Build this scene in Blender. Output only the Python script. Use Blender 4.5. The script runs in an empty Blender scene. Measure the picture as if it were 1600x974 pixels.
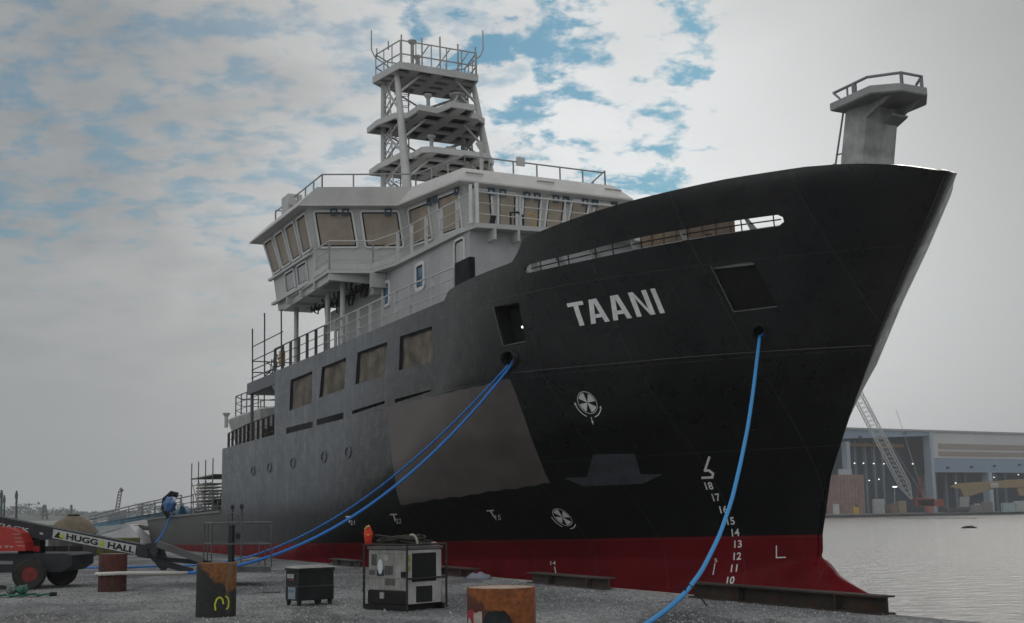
import bpy, bmesh, math, random
import numpy as np
from mathutils import Vector, Matrix
random.seed(7); rng = np.random.default_rng(7)
SC = bpy.context.scene
COL = SC.collection
R = math.radians
# ------------------------------------------------------------------ camera
PITCH, ROLL, EYE = R(8.9), R(0.75), 1.7
FPX, CX, CY = 2000.0, 800.0, 487.0
CAM = np.array([0, 0, EYE])
FWD = np.array([0, math.cos(PITCH), math.sin(PITCH)])
_r0 = np.array([1.0, 0, 0]); _u0 = np.array([0, -math.sin(PITCH), math.cos(PITCH)])
RIGHT = math.cos(ROLL) * _r0 - math.sin(ROLL) * _u0
UP = math.sin(ROLL) * _r0 + math.cos(ROLL) * _u0
cd = bpy.data.cameras.new('camera'); cam = bpy.data.objects.new('camera', cd); COL.objects.link(cam)
cd.lens = 36 * FPX / 1600; cd.sensor_width = 36; cd.sensor_fit = 'HORIZONTAL'; cd.clip_end = 6000; cd.clip_start = 0.1
m4 = Matrix.Identity(4)
for i in range(3):
    m4[i][0], m4[i][1], m4[i][2], m4[i][3] = RIGHT[i], UP[i], -FWD[i], CAM[i]
cam.matrix_world = m4
SC.camera = cam
# ------------------------------------------------------------------ light
SUN_AZ, SUN_EL = R(24), R(34)          # azimuth from +Y towards +X
SUN_DIR = Vector((math.sin(SUN_AZ) * math.cos(SUN_EL), math.cos(SUN_AZ) * math.cos(SUN_EL), math.sin(SUN_EL)))
sl = bpy.data.lights.new('sun', 'SUN'); sl.energy = 0.7; sl.angle = R(14); sl.color = (1, .95, .88)
so = bpy.data.objects.new('sun', sl); COL.objects.link(so)
so.rotation_euler = SUN_DIR.to_track_quat('Z', 'Y').to_euler(); so.location = (30, 30, 60)
SC.view_settings.view_transform = 'Standard'; SC.view_settings.look = 'None'
SC.view_settings.gamma = 1; SC.view_settings.use_curve_mapping = False
SC.view_settings.exposure = 0.0


def pix_dir(px, py):
    d = FWD + (px - CX) / FPX * RIGHT + (CY - py) / FPX * UP
    return d / np.linalg.norm(d)


class NT:
    """tiny node-tree writer"""
    def __init__(s, tree):
        s.t = tree; s.n = tree.nodes; s.l = tree.links

    def node(s, kind, **kw):
        n = s.n.new(kind)
        for k, v in kw.items():
            setattr(n, k, v)
        return n

    def put(s, sock, v):
        if isinstance(v, bpy.types.NodeSocket):
            s.l.new(v, sock)
        else:
            sock.default_value = v

    def math(s, op, a, b=0.0, c=0.0, clamp=False):
        n = s.node('ShaderNodeMath', operation=op, use_clamp=clamp)
        s.put(n.inputs[0], a); s.put(n.inputs[1], b); s.put(n.inputs[2], c)
        return n.outputs[0]

    def vmath(s, op, a, b=(0, 0, 0)):
        n = s.node('ShaderNodeVectorMath', operation=op)
        s.put(n.inputs[0], a); s.put(n.inputs[1], b)
        return n.outputs[1] if op in ('DOT_PRODUCT', 'LENGTH') else n.outputs[0]

    def mix(s, f, a, b, mode='MIX'):
        n = s.node('ShaderNodeMix', data_type='RGBA', blend_type=mode)
        s.put(n.inputs[0], f)
        for sock, v in ((n.inputs[6], a), (n.inputs[7], b)):
            s.put(sock, v if isinstance(v, bpy.types.NodeSocket) else (*v[:3], 1))
        return n.outputs[2]

    def noise(s, vec, scale, detail=4, rough=.55, dist=0.0):
        n = s.node('ShaderNodeTexNoise')
        if vec is not None: s.put(n.inputs['Vector'], vec)
        n.inputs['Scale'].default_value = scale; n.inputs['Detail'].default_value = detail
        n.inputs['Roughness'].default_value = rough; n.inputs['Distortion'].default_value = dist
        return n.outputs['Fac']

    def ramp(s, v, lo, hi, a=0.0, b=1.0, smooth=True):
        n = s.node('ShaderNodeMapRange', interpolation_type='SMOOTHSTEP' if smooth else 'LINEAR')
        s.put(n.inputs[0], v)
        for k, x in zip((1, 2, 3, 4), (lo, hi, a, b)): n.inputs[k].default_value = x
        return n.outputs[0]

    def scale3(s, v, x, y, z):
        n = s.node('ShaderNodeMapping'); s.put(n.inputs['Vector'], v)
        n.inputs['Scale'].default_value = (x, y, z)
        return n.outputs[0]


def build_world():
    w = bpy.data.worlds.new('World'); SC.world = w; w.use_nodes = True
    T = NT(w.node_tree); T.n.clear()
    d = T.node('ShaderNodeTexCoord').outputs['Generated']
    d = T.vmath('NORMALIZE', d)
    sep = T.node('ShaderNodeSeparateXYZ'); T.put(sep.inputs[0], d)
    z = T.math('MAXIMUM', sep.outputs[2], 0.0)
    k = T.math('ADD', z, 0.22)
    cmb = T.node('ShaderNodeCombineXYZ')
    T.put(cmb.inputs[0], T.math('DIVIDE', sep.outputs[0], k)); T.put(cmb.inputs[1], T.math('DIVIDE', sep.outputs[1], k))
    pl = cmb.outputs[0]

    def lobe(px, py, deg, v3=None):
        v = pix_dir(px, py) if v3 is None else np.array(v3) / np.linalg.norm(v3)
        dt = T.vmath('DOT_PRODUCT', d, tuple(v))
        # gaussian in angle:  exp((dot-1)/sigma^2)
        s2 = R(deg) ** 2
        e = T.math('DIVIDE', T.math('SUBTRACT', dt, 1.0), s2)
        return T.math('EXPONENT', e)
    n1 = T.noise(pl, 2.6, 8, .58, .25)
    n2 = T.noise(pl, 8.5, 6, .6, .1)
    n3 = T.noise(pl, 1.1, 4, .5)
    # brightness of the cloud sheet: a glow where the sun stands behind it
    b = T.math('MULTIPLY', lobe(1100, 330, 12.0), 0.46)
    b = T.math('ADD', b, T.math('MULTIPLY', lobe(720, 260, 11.0), 0.12))
    b = T.math('ADD', b, T.math('MULTIPLY', lobe(0, 0, 60, (-.55, -1, .9)), 0.62))
    b = T.math('ADD', b, 0.182)
    tex = T.math('ADD', T.math('MULTIPLY', n1, .75), T.math('MULTIPLY', n2, .25))
    calm = lobe(1420, 330, 13.5)
    tx = T.ramp(tex, .30, .68, .82, 1.16)
    calm = T.math('MINIMUM', T.math('ADD', calm, T.ramp(z, .03, .22, 1, 0)), 1.0)
    b = T.math('MULTIPLY', b, T.math('SUBTRACT', 1.0, T.math('MULTIPLY', lobe(-80, -60, 11), .26)))
    b = T.math('MULTIPLY', b, T.math('SUBTRACT', 1.0, T.math('MULTIPLY', lobe(1680, -60, 9), .24)))
    b = T.math('MULTIPLY', b, T.math('ADD', tx, T.math('MULTIPLY', calm, T.math('SUBTRACT', 1.0, tx))))
    cloud = T.mix(T.ramp(b, .12, .45), (.87, 1.0, 1.10), (.98, 1.0, 1.005))
    cm = T.node('ShaderNodeVectorMath', operation='SCALE'); T.put(cm.inputs[0], cloud)
    T.put(cm.inputs['Scale'], T.math('MULTIPLY', b, 10.0))
    # clear sky in the gaps
    sky = T.node('ShaderNodeTexSky', sky_type='NISHITA'); sky.sun_disc = False
    sky.sun_elevation = SUN_EL; sky.sun_rotation = SUN_AZ; sky.altitude = 0; sky.air_density = 1.3; sky.dust_density = .6; sky.ozone_density = 3.0
    blue = T.mix(1.0, sky.outputs[0], (.24, .52, .57), 'MULTIPLY')
    def area(ls):
        v = None
        for px, py, dg, a in ls:
            e = T.math('MULTIPLY', lobe(px, py, dg), a); v = e if v is None else T.math('ADD', v, e)
        return T.math('MINIMUM', v, 1.0)
    gap_n = T.math('ADD', T.math('MULTIPLY', T.noise(pl, 9.5, 9, .6, .1), .8), T.math('MULTIPLY', n3, .2))
    sharp = T.math('ADD', gap_n, T.math('MULTIPLY', area([(870, 85, 3.0, 1.0), (905, 160, 2.2, .9), (985, 110, 1.6, .9), (920, 240, 2.3, .85), (975, 215, 1.8, .9), (770, 190, 2.2, .9), (790, 15, 2.6, .9), (690, 20, 2.2, .7), (1045, 185, 3.2, .62), (1010, 60, 2.6, .6)]), .203))
    sharp = T.ramp(sharp, .68, .78)
    soft_n = T.noise(T.scale3(pl, 1, 1.15, 1), 12.5, 8, .58, .1)
    soft = T.math('ADD', soft_n, T.math('MULTIPLY', area([(330, 30, 6.5, .85), (560, 60, 4.5, 1.0), (520, 262, 2.0, 1.2), (450, 270, 1.8, 1.0), (130, 90, 5, .7), (30, 280, 2.2, 1.0), (450, 150, 5, .7), (620, 10, 3, 1.0)]), .2))
    soft = T.ramp(soft, .64, .84)
    gap = T.math('MAXIMUM', T.math('MULTIPLY', sharp, .88), T.math('MULTIPLY', soft, .50))
    out = T.mix(gap, cm.outputs[0], blue)
    bg = T.node('ShaderNodeBackground'); T.put(bg.inputs[0], out); bg.inputs[1].default_value = 0.1
    o = T.node('ShaderNodeOutputWorld'); T.l.new(bg.outputs[0], o.inputs[0])


build_world()

# ------------------------------------------------------------------ materials
_mats = {}


def M(name, col, rough=.55, metal=0.0, var=.18, scale=2.5, streak=0.0, bump=0.0, bscale=30.0, spec=.5, rust=0.0, rustcol=(.16, .06, .02), emit=0.0):
    if spec == .5 and max(col) < .05: spec = .22
    if name in _mats: return _mats[name]
    m = bpy.data.materials.new(name); m.use_nodes = True
    T = NT(m.node_tree); p = T.n['Principled BSDF']
    tc = T.node('ShaderNodeTexCoord').outputs['Object']
    n = T.noise(tc, scale, 6, .6)
    c = T.mix(T.ramp(n, .3, .7), [x * (1 - var) for x in col], [min(1, x * (1 + var)) for x in col])
    if streak:
        st = T.noise(T.scale3(tc, 1, 1, .08), 5.0, 4, .6)
        c = T.mix(T.math('MULTIPLY', T.ramp(st, .5, .75), streak), c, [x * .45 for x in col])
    if rust:
        rn = T.noise(tc, scale * 2.3, 8, .65, .4)
        c = T.mix(T.ramp(rn, .68 - .25 * rust, .74 - .2 * rust), c, rustcol)
    T.put(p.inputs['Base Color'], c)
    T.put(p.inputs['Roughness'], T.ramp(n, .3, .7, max(.05, rough - .08), min(1, rough + .1)))
    p.inputs['Metallic'].default_value = metal
    p.inputs['Specular IOR Level'].default_value = spec
    if bump:
        bn = T.node('ShaderNodeBump'); bn.inputs['Strength'].default_value = bump; bn.inputs['Distance'].default_value = .02
        T.put(bn.inputs['Height'], T.noise(tc, bscale, 4, .6)); T.put(p.inputs['Normal'], bn.outputs[0])
    if emit:
        T.put(p.inputs['Emission Color'], (*col, 1)); p.inputs['Emission Strength'].default_value = emit
    _mats[name] = m
    return m


# ------------------------------------------------------------------ mesh builder
class MB:
    def __init__(s):
        s.v = []; s.f = []; s.mi = []

    def add(s, vs, fs, mi=0):
        o = len(s.v)
        s.v += [tuple(float(c) for c in v) for v in vs]
        for f in fs:
            s.f.append(tuple(i + o for i in f)); s.mi.append(mi)
        return s

    def quad(s, a, b, c, d, mi=0): return s.add([a, b, c, d], [(0, 1, 2, 3)], mi)

    def box(s, lo, hi, mi=0, f=None):
        x0, y0, z0 = lo; x1, y1, z1 = hi
        vs = [(x, y, z) for z in (z0, z1) for y in (y0, y1) for x in (x0, x1)]
        if f: vs = [f(v) for v in vs]
        return s.add(vs, [(0, 2, 3, 1), (4, 5, 7, 6), (0, 1, 5, 4), (2, 6, 7, 3), (0, 4, 6, 2), (1, 3, 7, 5)], mi)

    def bevbox(s, lo, hi, r=.02, mi=0):
        bm = bmesh.new(); bmesh.ops.create_cube(bm, size=1)
        c = [(a + b) / 2 for a, b in zip(lo, hi)]; d = [b - a for a, b in zip(lo, hi)]
        for v in bm.verts: v.co = Vector([c[i] + v.co[i] * d[i] for i in range(3)])
        bmesh.ops.bevel(bm, geom=bm.edges[:], offset=min(r, min(d) * .45), segments=2, affect='EDGES', profile=.5)
        return s.bm(bm, mi)

    def bm(s, bm, mi=0):
        bm.verts.index_update()
        s.add([v.co[:] for v in bm.verts], [tuple(v.index for v in f.verts) for f in bm.faces], mi)
        bm.free(); return s

    def bar(s, p, q, r, n=8, mi=0, r2=None, cap=True):
        p = np.array(p, float); q = np.array(q, float); d = q - p; L = np.linalg.norm(d)
        if L < 1e-6: return s
        d /= L
        a = np.cross(d, (0, 0, 1) if abs(d[2]) < .9 else (1, 0, 0)); a /= np.linalg.norm(a); b = np.cross(d, a)
        r2 = r if r2 is None else r2
        vs = []
        for c, rr in ((p, r), (q, r2)):
            for i in range(n):
                t = 2 * math.pi * (i + .5) / n
                vs.append(c + rr * (math.cos(t) * a + math.sin(t) * b))
        fs = [(i, (i + 1) % n, n + (i + 1) % n, n + i) for i in range(n)]
        if cap: fs += [tuple(range(n))[::-1], tuple(range(n, 2 * n))]
        return s.add(vs, fs, mi)

    def beam(s, p, q, w, h, mi=0, up=(0, 0, 1)):
        p = np.array(p, float); q = np.array(q, float); d = q - p; d /= np.linalg.norm(d)
        u = np.array(up, float)
        if abs(d @ u) > .98: u = np.array((1.0, 0, 0))
        a = np.cross(d, u); a /= np.linalg.norm(a); b = np.cross(a, d)
        vs = []
        for c in (p, q):
            for x, y in ((-1, -1), (1, -1), (1, 1), (-1, 1)): vs.append(c + a * x * w / 2 + b * y * h / 2)
        return s.add(vs, [(3, 2, 1, 0), (4, 5, 6, 7), (0, 1, 5, 4), (1, 2, 6, 5), (2, 3, 7, 6), (3, 0, 4, 7)], mi)

    def tube(s, pts, r, n=8, mi=0, radii=None):
        P = [np.array(p, float) for p in pts]; k = len(P); vs = []
        up = np.array((0, 0, 1.0)); pa = None
        for i, p in enumerate(P):
            d = P[min(i + 1, k - 1)] - P[max(i - 1, 0)]; d /= max(1e-9, np.linalg.norm(d))
            if pa is None:
                a = np.cross(d, up if abs(d[2]) < .9 else (1, 0, 0))
            else:
                a = pa - d * (pa @ d)
            a /= np.linalg.norm(a); pa = a; b = np.cross(d, a)
            rr = radii[i] if radii is not None else r
            for j in range(n):
                t = 2 * math.pi * j / n; vs.append(p + rr * (math.cos(t) * a + math.sin(t) * b))
        fs = [(i * n + j, i * n + (j + 1) % n, (i + 1) * n + (j + 1) % n, (i + 1) * n + j) for i in range(k - 1) for j in range(n)]
        fs += [tuple(range(n))[::-1], tuple(range((k - 1) * n, k * n))]
        return s.add(vs, fs, mi)

    def loft(s, polys, mi=0, cap=True):
        n = len(polys[0]); vs = [p for pl in polys for p in pl]
        fs = [(k * n + i, k * n + (i + 1) % n, (k + 1) * n + (i + 1) % n, (k + 1) * n + i) for k in range(len(polys) - 1) for i in range(n)]
        if cap: fs += [tuple(range(n))[::-1], tuple(range((len(polys) - 1) * n, len(polys) * n))]
        return s.add(vs, fs, mi)

    def prism(s, poly, vec, mi=0):
        v = np.array(vec, float)
        return s.loft([[np.array(p, float) for p in poly], [np.array(p, float) + v for p in poly]], mi)

    def lathe(s, prof, c=(0, 0, 0), n=32, mi=0, closed_ends=False):
        vs = []
        for r, z in prof:
            for j in range(n):
                t = 2 * math.pi * j / n; vs.append((c[0] + r * math.cos(t), c[1] + r * math.sin(t), c[2] + z))
        k = len(prof)
        fs = [(i * n + j, i * n + (j + 1) % n, (i + 1) * n + (j + 1) % n, (i + 1) * n + j) for i in range(k - 1) for j in range(n)]
        if closed_ends: fs += [tuple(range(n))[::-1], tuple(range((k - 1) * n, k * n))]
        return s.add(vs, fs, mi)

    def build(s, name, mats, parent=None, world=False, smooth=False, fix=True):
        me = bpy.data.meshes.new(name)
        vs = s.v
        if world and parent is not None:
            inv = ROOTM[parent.name].inverted()
            vs = [tuple(inv @ Vector(v)) for v in vs]
        me.from_pydata(vs, [], s.f)
        for m in (mats if isinstance(mats, (list, tuple)) else [mats]): me.materials.append(m)
        for p, i in zip(me.polygons, s.mi): p.material_index = i
        if fix:
            b = bmesh.new(); b.from_mesh(me); bmesh.ops.recalc_face_normals(b, faces=b.faces[:]); b.to_mesh(me); b.free()
        if smooth is True:
            for p in me.polygons: p.use_smooth = True
        elif smooth:
            for p in me.polygons: p.use_smooth = True
            me.set_sharp_from_angle(angle=R(smooth))
        o = bpy.data.objects.new(name, me); COL.objects.link(o)
        if parent is not None:
            o.parent = parent; ROOTM[o.name] = ROOTM[parent.name]
        else:
            ROOTM[o.name] = Matrix.Identity(4)
        return o


ROOTM = {}


def tag(o, label=None, cat=None, group=None, kind=None):
    if label: o['label'] = label
    if cat: o['category'] = cat
    if group: o['group'] = group
    if kind: o['kind'] = kind
    return o


def empty(name, label, cat, loc=(0, 0, 0), rz=0.0, group=None, mat=None):
    o = bpy.data.objects.new(name, None); COL.objects.link(o); o.empty_display_size = .3
    o.matrix_world = mat if mat is not None else Matrix.Translation(Vector([float(c) for c in loc])) @ Matrix.Rotation(rz, 4, 'Z')
    ROOTM[o.name] = o.matrix_world.copy()
    return tag(o, label, cat, group)


def ground_at(px, py, z=0.0):
    d = pix_dir(px, py); k = (z - CAM[2]) / d[2]
    return CAM + k * d


def deep(px, py, Y):
    d = pix_dir(px, py); return CAM + d * (Y / d[1])


def text_geo(body, bold=0.0, space=1.0):
    """letters as flat faces in a unit box"""
    cu = bpy.data.curves.new('lettering', 'FONT'); cu.body = body; cu.offset = bold; cu.space_character = space; cu.resolution_u = 4
    ob = bpy.data.objects.new('lettering', cu); COL.objects.link(ob)
    bpy.context.view_layer.update()
    me = bpy.data.meshes.new_from_object(ob.evaluated_get(bpy.context.evaluated_depsgraph_get()))
    v = np.array([x.co[:2] for x in me.vertices]); f = [tuple(p.vertices) for p in me.polygons]
    bpy.data.objects.remove(ob); bpy.data.curves.remove(cu); bpy.data.meshes.remove(me)
    lo, hi = v.min(0), v.max(0)
    return (v - lo) / (hi - lo), f


def quad_map(q):
    """q: TL TR BR BL -> function of (u,v) with v up"""
    q = [np.array(x, float) for x in q]
    return lambda u, v: (q[3] * (1 - u) + q[2] * u) * (1 - v) + (q[0] * (1 - u) + q[1] * u) * v

# ------------------------------------------------------------------ ship frame: s aft from the stem, t to starboard, z up from quay level
TH, TRIM = R(27.0), 0.019
A0 = np.array([-math.sin(TH), math.cos(TH), 0]); NS = np.array([-math.cos(TH), -math.sin(TH), 0]); Z3 = np.array([0, 0, 1.0])
AS = math.cos(TRIM) * A0 - math.sin(TRIM) * Z3; US = math.cos(TRIM) * Z3 + math.sin(TRIM) * A0
S0 = np.array([7.75, 32.2, 0]); SM = np.stack([AS, NS, US], 1)
SHIP = Matrix([[*SM[i], S0[i]] for i in range(3)] + [[0, 0, 0, 1]])
OEYE = SM.T @ (CAM - S0)


def to_world(p): return S0 + SM @ np.array(p, float)
def sdir(px, py): return SM.T @ pix_dir(px, py)


def on_plane(px, py, **k):
    (a, v), = k.items(); i = 'stz'.index(a); d = sdir(px, py)
    return OEYE + d * ((v - OEYE[i]) / d[i])


def edge_pt(u, off=0.0, z=0.0):          # along the quay edge, u measured like s
    return S0 + A0 * u + NS * (6.62 + off) + Z3 * z


# ------------------------------------------------------------------ quay, water, far bank
def build_setting():
    g = MB()
    n = 60; us = [-90 + 10 * i for i in range(15)] + [60, 90, 140, 220, 400, 900]
    offs = [0, .6, 2, 5, 10, 16, 24, 34, 60, 150, 500]
    vs = [edge_pt(u, o) for u in us for o in offs]; k = len(offs)
    g.add(vs, [(i * k + j, i * k + j + 1, (i + 1) * k + j + 1, (i + 1) * k + j) for i in range(len(us) - 1) for j in range(k - 1)])
    m = bpy.data.materials.new('quay_gravel'); m.use_nodes = True
    T = NT(m.node_tree); p = T.n['Principled BSDF']; tc = T.node('ShaderNodeTexCoord').outputs['Object']
    big = T.noise(tc, .22, 6, .6, .6); mid = T.noise(tc, 1.7, 5, .65); fine = T.noise(tc, 42, 3, .7)
    vor = T.node('ShaderNodeTexVoronoi'); T.put(vor.inputs['Vector'], tc); vor.inputs['Scale'].default_value = 26
    c = T.mix(T.ramp(big, .35, .68), (.13, .135, .14), (.33, .33, .33))
    c = T.mix(T.math('MULTIPLY', T.ramp(mid, .45, .72), .5), c, (.15, .145, .14))
    damp = T.noise(T.scale3(tc, .5, .16, 1), 1.0, 5, .6, .8)
    c = T.mix(T.math('MULTIPLY', T.ramp(damp, .52, .62), .62), c, (.055, .056, .058))
    cell = T.node('ShaderNodeSeparateColor'); T.put(cell.inputs[0], vor.outputs['Color'])
    c = T.mix(1.0, c, T.mix(cell.outputs[0], (.45, .45, .45), (1.7, 1.7, 1.72)), 'MULTIPLY')
    T.put(p.inputs['Base Color'], c); p.inputs['Roughness'].default_value = .92; p.inputs['Specular IOR Level'].default_value = .2
    b = T.node('ShaderNodeBump'); b.inputs['Strength'].default_value = .8; b.inputs['Distance'].default_value = .03
    T.put(b.inputs['Height'], T.math('ADD', T.math('MULTIPLY', vor.outputs['Distance'], -1.0), fine)); T.put(p.inputs['Normal'], b.outputs[0])
    tag(g.build('quay_ground', m), kind='structure')
    w = MB().quad(edge_pt(-90, 0, -.004), edge_pt(900, 0, -.004), edge_pt(900, 0, -4), edge_pt(-90, 0, -4))
    tag(w.build('quay_wall', M('old_concrete', (.16, .155, .145), .9, var=.3, scale=1.2, streak=.5)), kind='structure')
    # water sheet
    m = bpy.data.materials.new('river_water'); m.use_nodes = True
    T = NT(m.node_tree); p = T.n['Principled BSDF']; tc = T.node('ShaderNodeTexCoord').outputs['Object']
    p.inputs['Base Color'].default_value = (.135, .125, .11, 1); p.inputs['Roughness'].default_value = .22; p.inputs['IOR'].default_value = 1.33
    p.inputs['Specular IOR Level'].default_value = .5
    n1 = T.noise(T.scale3(tc, 1, 1.3, 1), .9, 6, .62, .4); n2 = T.noise(tc, 4.2, 4, .6)
    b = T.node('ShaderNodeBump'); b.inputs['Strength'].default_value = .6; b.inputs['Distance'].default_value = .35
    T.put(b.inputs['Height'], T.math('ADD', T.math('MULTIPLY', n1, .8), T.math('MULTIPLY', n2, .22))); T.put(p.inputs['Normal'], b.outputs[0])
    w = MB()
    ys = [-60, 10, 25, 40, 70, 120, 200, 350, 600, 1200, 5200]; xs = [-3500, -900, -200, -60, 0, 40, 90, 200, 500, 1200, 3500]
    w.add([(x, y, WATER) for y in ys for x in xs], [(i * 11 + j, i * 11 + j + 1, (i + 1) * 11 + j + 1, (i + 1) * 11 + j) for i in range(10) for j in range(10)])
    tag(w.build('water', m), kind='structure')
    # far bank: a low land sheet with its own quay wall, and a distant one behind the stern
    a = np.array(bank(-260)); c2 = np.array(bank(420)); back = np.array([-.51, .86, 0]) * 900
    top = np.array([0, 0, .9])
    b = MB().quad(a + top, c2 + top, c2 + back + top, a + back + top)
    tag(b.build('far_bank_ground', M('far_yard', (.17, .165, .155), .95, var=.3, scale=.05)), kind='structure')
    b = MB().quad(a + top, c2 + top, c2 + (0, 0, -1), a + (0, 0, -1))
    tag(b.build('far_quay_wall', M('far_wall', (.05, .052, .055), .9, var=.5, scale=.2)), kind='structure')
    hl = MB()
    xs = np.linspace(-700, 260, 90)
    hh = [3.0 + 2.2 * math.sin(x * .011) + 1.2 * math.sin(x * .043 + 1) for x in xs]
    prof = [(0, 0.0), (25, .55), (70, 1.0), (170, .7), (320, -.3)]
    hl.add([(x, 1050 + dy, h * f - 1.4 * (1 - f)) for x, h in zip(xs, hh) for dy, f in prof],
           [(i * 5 + j, i * 5 + j + 1, (i + 1) * 5 + j + 1, (i + 1) * 5 + j) for i in range(89) for j in range(4)])
    tag(hl.build('hills', M('hill_scrub', (.05, .062, .055), .95, var=.4, scale=.03), smooth=True), kind='structure')
    # far wood on the bank: thousands of leaf clumps
    N = 9000
    cx = rng.uniform(-640, 240, N); base = np.interp(cx, xs, hh)
    tall = 3.2 + 3.6 * np.clip(np.sin(cx * .06) + .6 * np.sin(cx * .19 + 2) + .5 * np.sin(cx * .41), 0, 2) + rng.uniform(0, 1.2, N)
    cz = base * .7 + rng.random(N) ** .7 * tall; cyy = rng.uniform(1030, 1075, N)
    sz = rng.uniform(.5, 1.6, N)
    vs = []; fs = []
    for i in range(N):
        a1 = rng.normal(size=3); a1 /= np.linalg.norm(a1); b1 = np.cross(a1, rng.normal(size=3)); b1 /= np.linalg.norm(b1)
        c = np.array((cx[i], cyy[i], cz[i])); o = len(vs)
        vs += [c + sz[i] * (a1 * .9 + b1 * .2), c + sz[i] * b1, c - sz[i] * a1, c - sz[i] * b1 * .8]
        fs.append((o, o + 1, o + 2, o + 3))
    tag(MB().add(vs, fs).build('treeline', M('far_leaves', (.035, .055, .04), .9, var=.5, scale=.08), fix=False), kind='stuff')
    # loose stones lying on the gravel in front of the camera
    N = 90000
    dist = 14 + 26 * rng.random(N) ** 1.25; lat = (rng.random(N) - .5) * (dist * .86 + 1)
    P = np.stack([lat, dist, np.zeros(N)], 1)
    keep = ((P - S0) @ NS) > 6.7
    P = P[keep]; N = len(P)
    dens = np.sin(P[:, 0] * .9 + 1.3 * np.sin(P[:, 1] * .5)) + np.sin(P[:, 1] * 1.1 + P[:, 0] * .4)
    P = P[(dens + rng.normal(0, .9, N)) > -.6]; N = len(P)
    r = .008 + .016 * rng.random(N) ** 2.2 + .03 * (rng.random(N) > .9965)
    base = np.array([(1, 0, 0), (0, 1, 0), (-1, 0, 0), (0, -1, 0), (0, 0, .8), (0, 0, -.5)], float)
    V = base[None] * r[:, None, None] * rng.uniform(.6, 1.35, (N, 6, 1))
    th = rng.uniform(0, 6.28, N); cs, sn = np.cos(th), np.sin(th)
    X = V[:, :, 0] * cs[:, None] - V[:, :, 1] * sn[:, None]; Yv = V[:, :, 0] * sn[:, None] + V[:, :, 1] * cs[:, None]
    V = np.stack([X, Yv, V[:, :, 2]], 2) + P[:, None, :] + np.array([0, 0, .004])
    F = np.array([(0, 1, 4), (1, 2, 4), (2, 3, 4), (3, 0, 4)])
    FA = (F[None] + (np.arange(N) * 6)[:, None, None]).reshape(-1, 3)
    me = bpy.data.meshes.new('gravel'); me.vertices.add(N * 6); me.vertices.foreach_set('co', V.reshape(-1))
    me.loops.add(FA.size); me.loops.foreach_set('vertex_index', FA.reshape(-1).astype(np.int32))
    me.polygons.add(len(FA)); me.polygons.foreach_set('loop_start', (np.arange(len(FA)) * 3).astype(np.int32))
    me.update(calc_edges=True)
    mi = (rng.random(N) * 3).astype(np.int32); mi[rng.random(N) > .96] = 3
    for c in ((.12, .12, .125), (.24, .235, .23), (.34, .34, .34), (.48, .48, .47)):
        me.materials.append(M('stone_%d' % int(c[0] * 100), c, .9, var=.25, scale=9))
    me.polygons.foreach_set('material_index', np.repeat(mi, 4)); me.update()
    o = bpy.data.objects.new('gravel', me); COL.objects.link(o); tag(o, kind='stuff')


WATER = -1.35
HAZE = .00036
FAX = np.array([.86, .51, 0]) / np.linalg.norm((.86, .51))


def bank(u):                      # far water edge, u along it
    return np.array([143, 424, WATER]) + FAX * u * np.array([1, 1, 0])


build_setting()

# ------------------------------------------------------------------ hull form
_lv = np.array([-3.1, 0.5, 1.05, 2.4, 4.0, 5.49, 7.0, 8.21, 9.25])
_st = np.array([.35, .27, .23, -.22, -1.15, -2.09, -3.17, -4.14, -4.9])
_ln = np.array([26, 24, 22, 16.5, 12.8, 11.3, 11.8, 12.4, 13.1])
_pw = np.array([1.3, 1.35, 1.4, 1.6, 1.82, 1.95, 2.08, 2.24, 2.4])
_qw = np.array([1, 1, 1, 1, 1, 1, 1, 1, 1])
_nr = np.array([0, 0, 0, 0, .02, .10, .26, .38, .46])      # soft-nose radius
BEAM = 6.25


def bulb_top(s): return np.interp(s, [-2.2, -1.9, -1.8, -1.72, -.97, -.31, .28, .6, 1.2, 2, 3, 5, 8], [-2.2, -1.3, -.75, -.48, -.21, .05, .5, .46, .36, .22, .08, -.2, -.6])


def half(s, z):
    s = np.asarray(s, float); z = np.asarray(z, float)
    s0 = np.interp(z, _lv, _st); L = np.interp(z, _lv, _ln); p = np.interp(z, _lv, _pw); q = np.interp(z, _lv, _qw)
    u = np.clip((s - s0) / L, 0, 1)
    b = BEAM * (1 - (1 - u) ** p) ** q
    d0 = np.clip(s - s0, 0, 20); b = np.sqrt(b * b + 2 * np.interp(z, _lv, _nr) * d0 * np.exp(-d0 / .96))
    b = b * np.where(z < 0, np.clip(1 - (np.clip(-z, 0, 3.05) / 3.1) ** 3, 0.02, 1) ** .6, 1)
    # bulbous foot
    zc = -2.1; zt = bulb_top(s); w = 1.25 * np.clip((s + 1.9) / 2.2, 0, 1) ** .6 * np.clip((9 - s) / 5, 0, 1)
    e = 1 - ((z - zc) / np.maximum(zt - zc, .05)) ** 2
    bb = np.where((z < zt), w * np.clip(e, 0, 1) ** .7, 0)
    b = np.sqrt(b * b + bb * bb * np.where(b > 0, .7, 1.0))
    b = b - np.clip((s - 46) / 9, 0, 1) ** 2 * .5 * np.where(b > 3, 1, 0)
    return b


def hull_hit(px, py, out=0.0, lo=20.0, hi=110.0):
    d = sdir(px, py)
    k = np.linspace(lo, hi, 700)
    P = OEYE[None] + k[:, None] * d[None]
    F = P[:, 1] - half(P[:, 0], P[:, 2])
    i = np.argmax(F < 0)
    a, b = k[max(i - 1, 0)], k[i]
    for _ in range(22):
        m = (a + b) / 2; p = OEYE + m * d
        if p[1] - half(p[0], p[2]) < 0: b = m
        else: a = m
    p = OEYE + b * d
    if out: p = p + out * hull_n(p)
    return p


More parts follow.
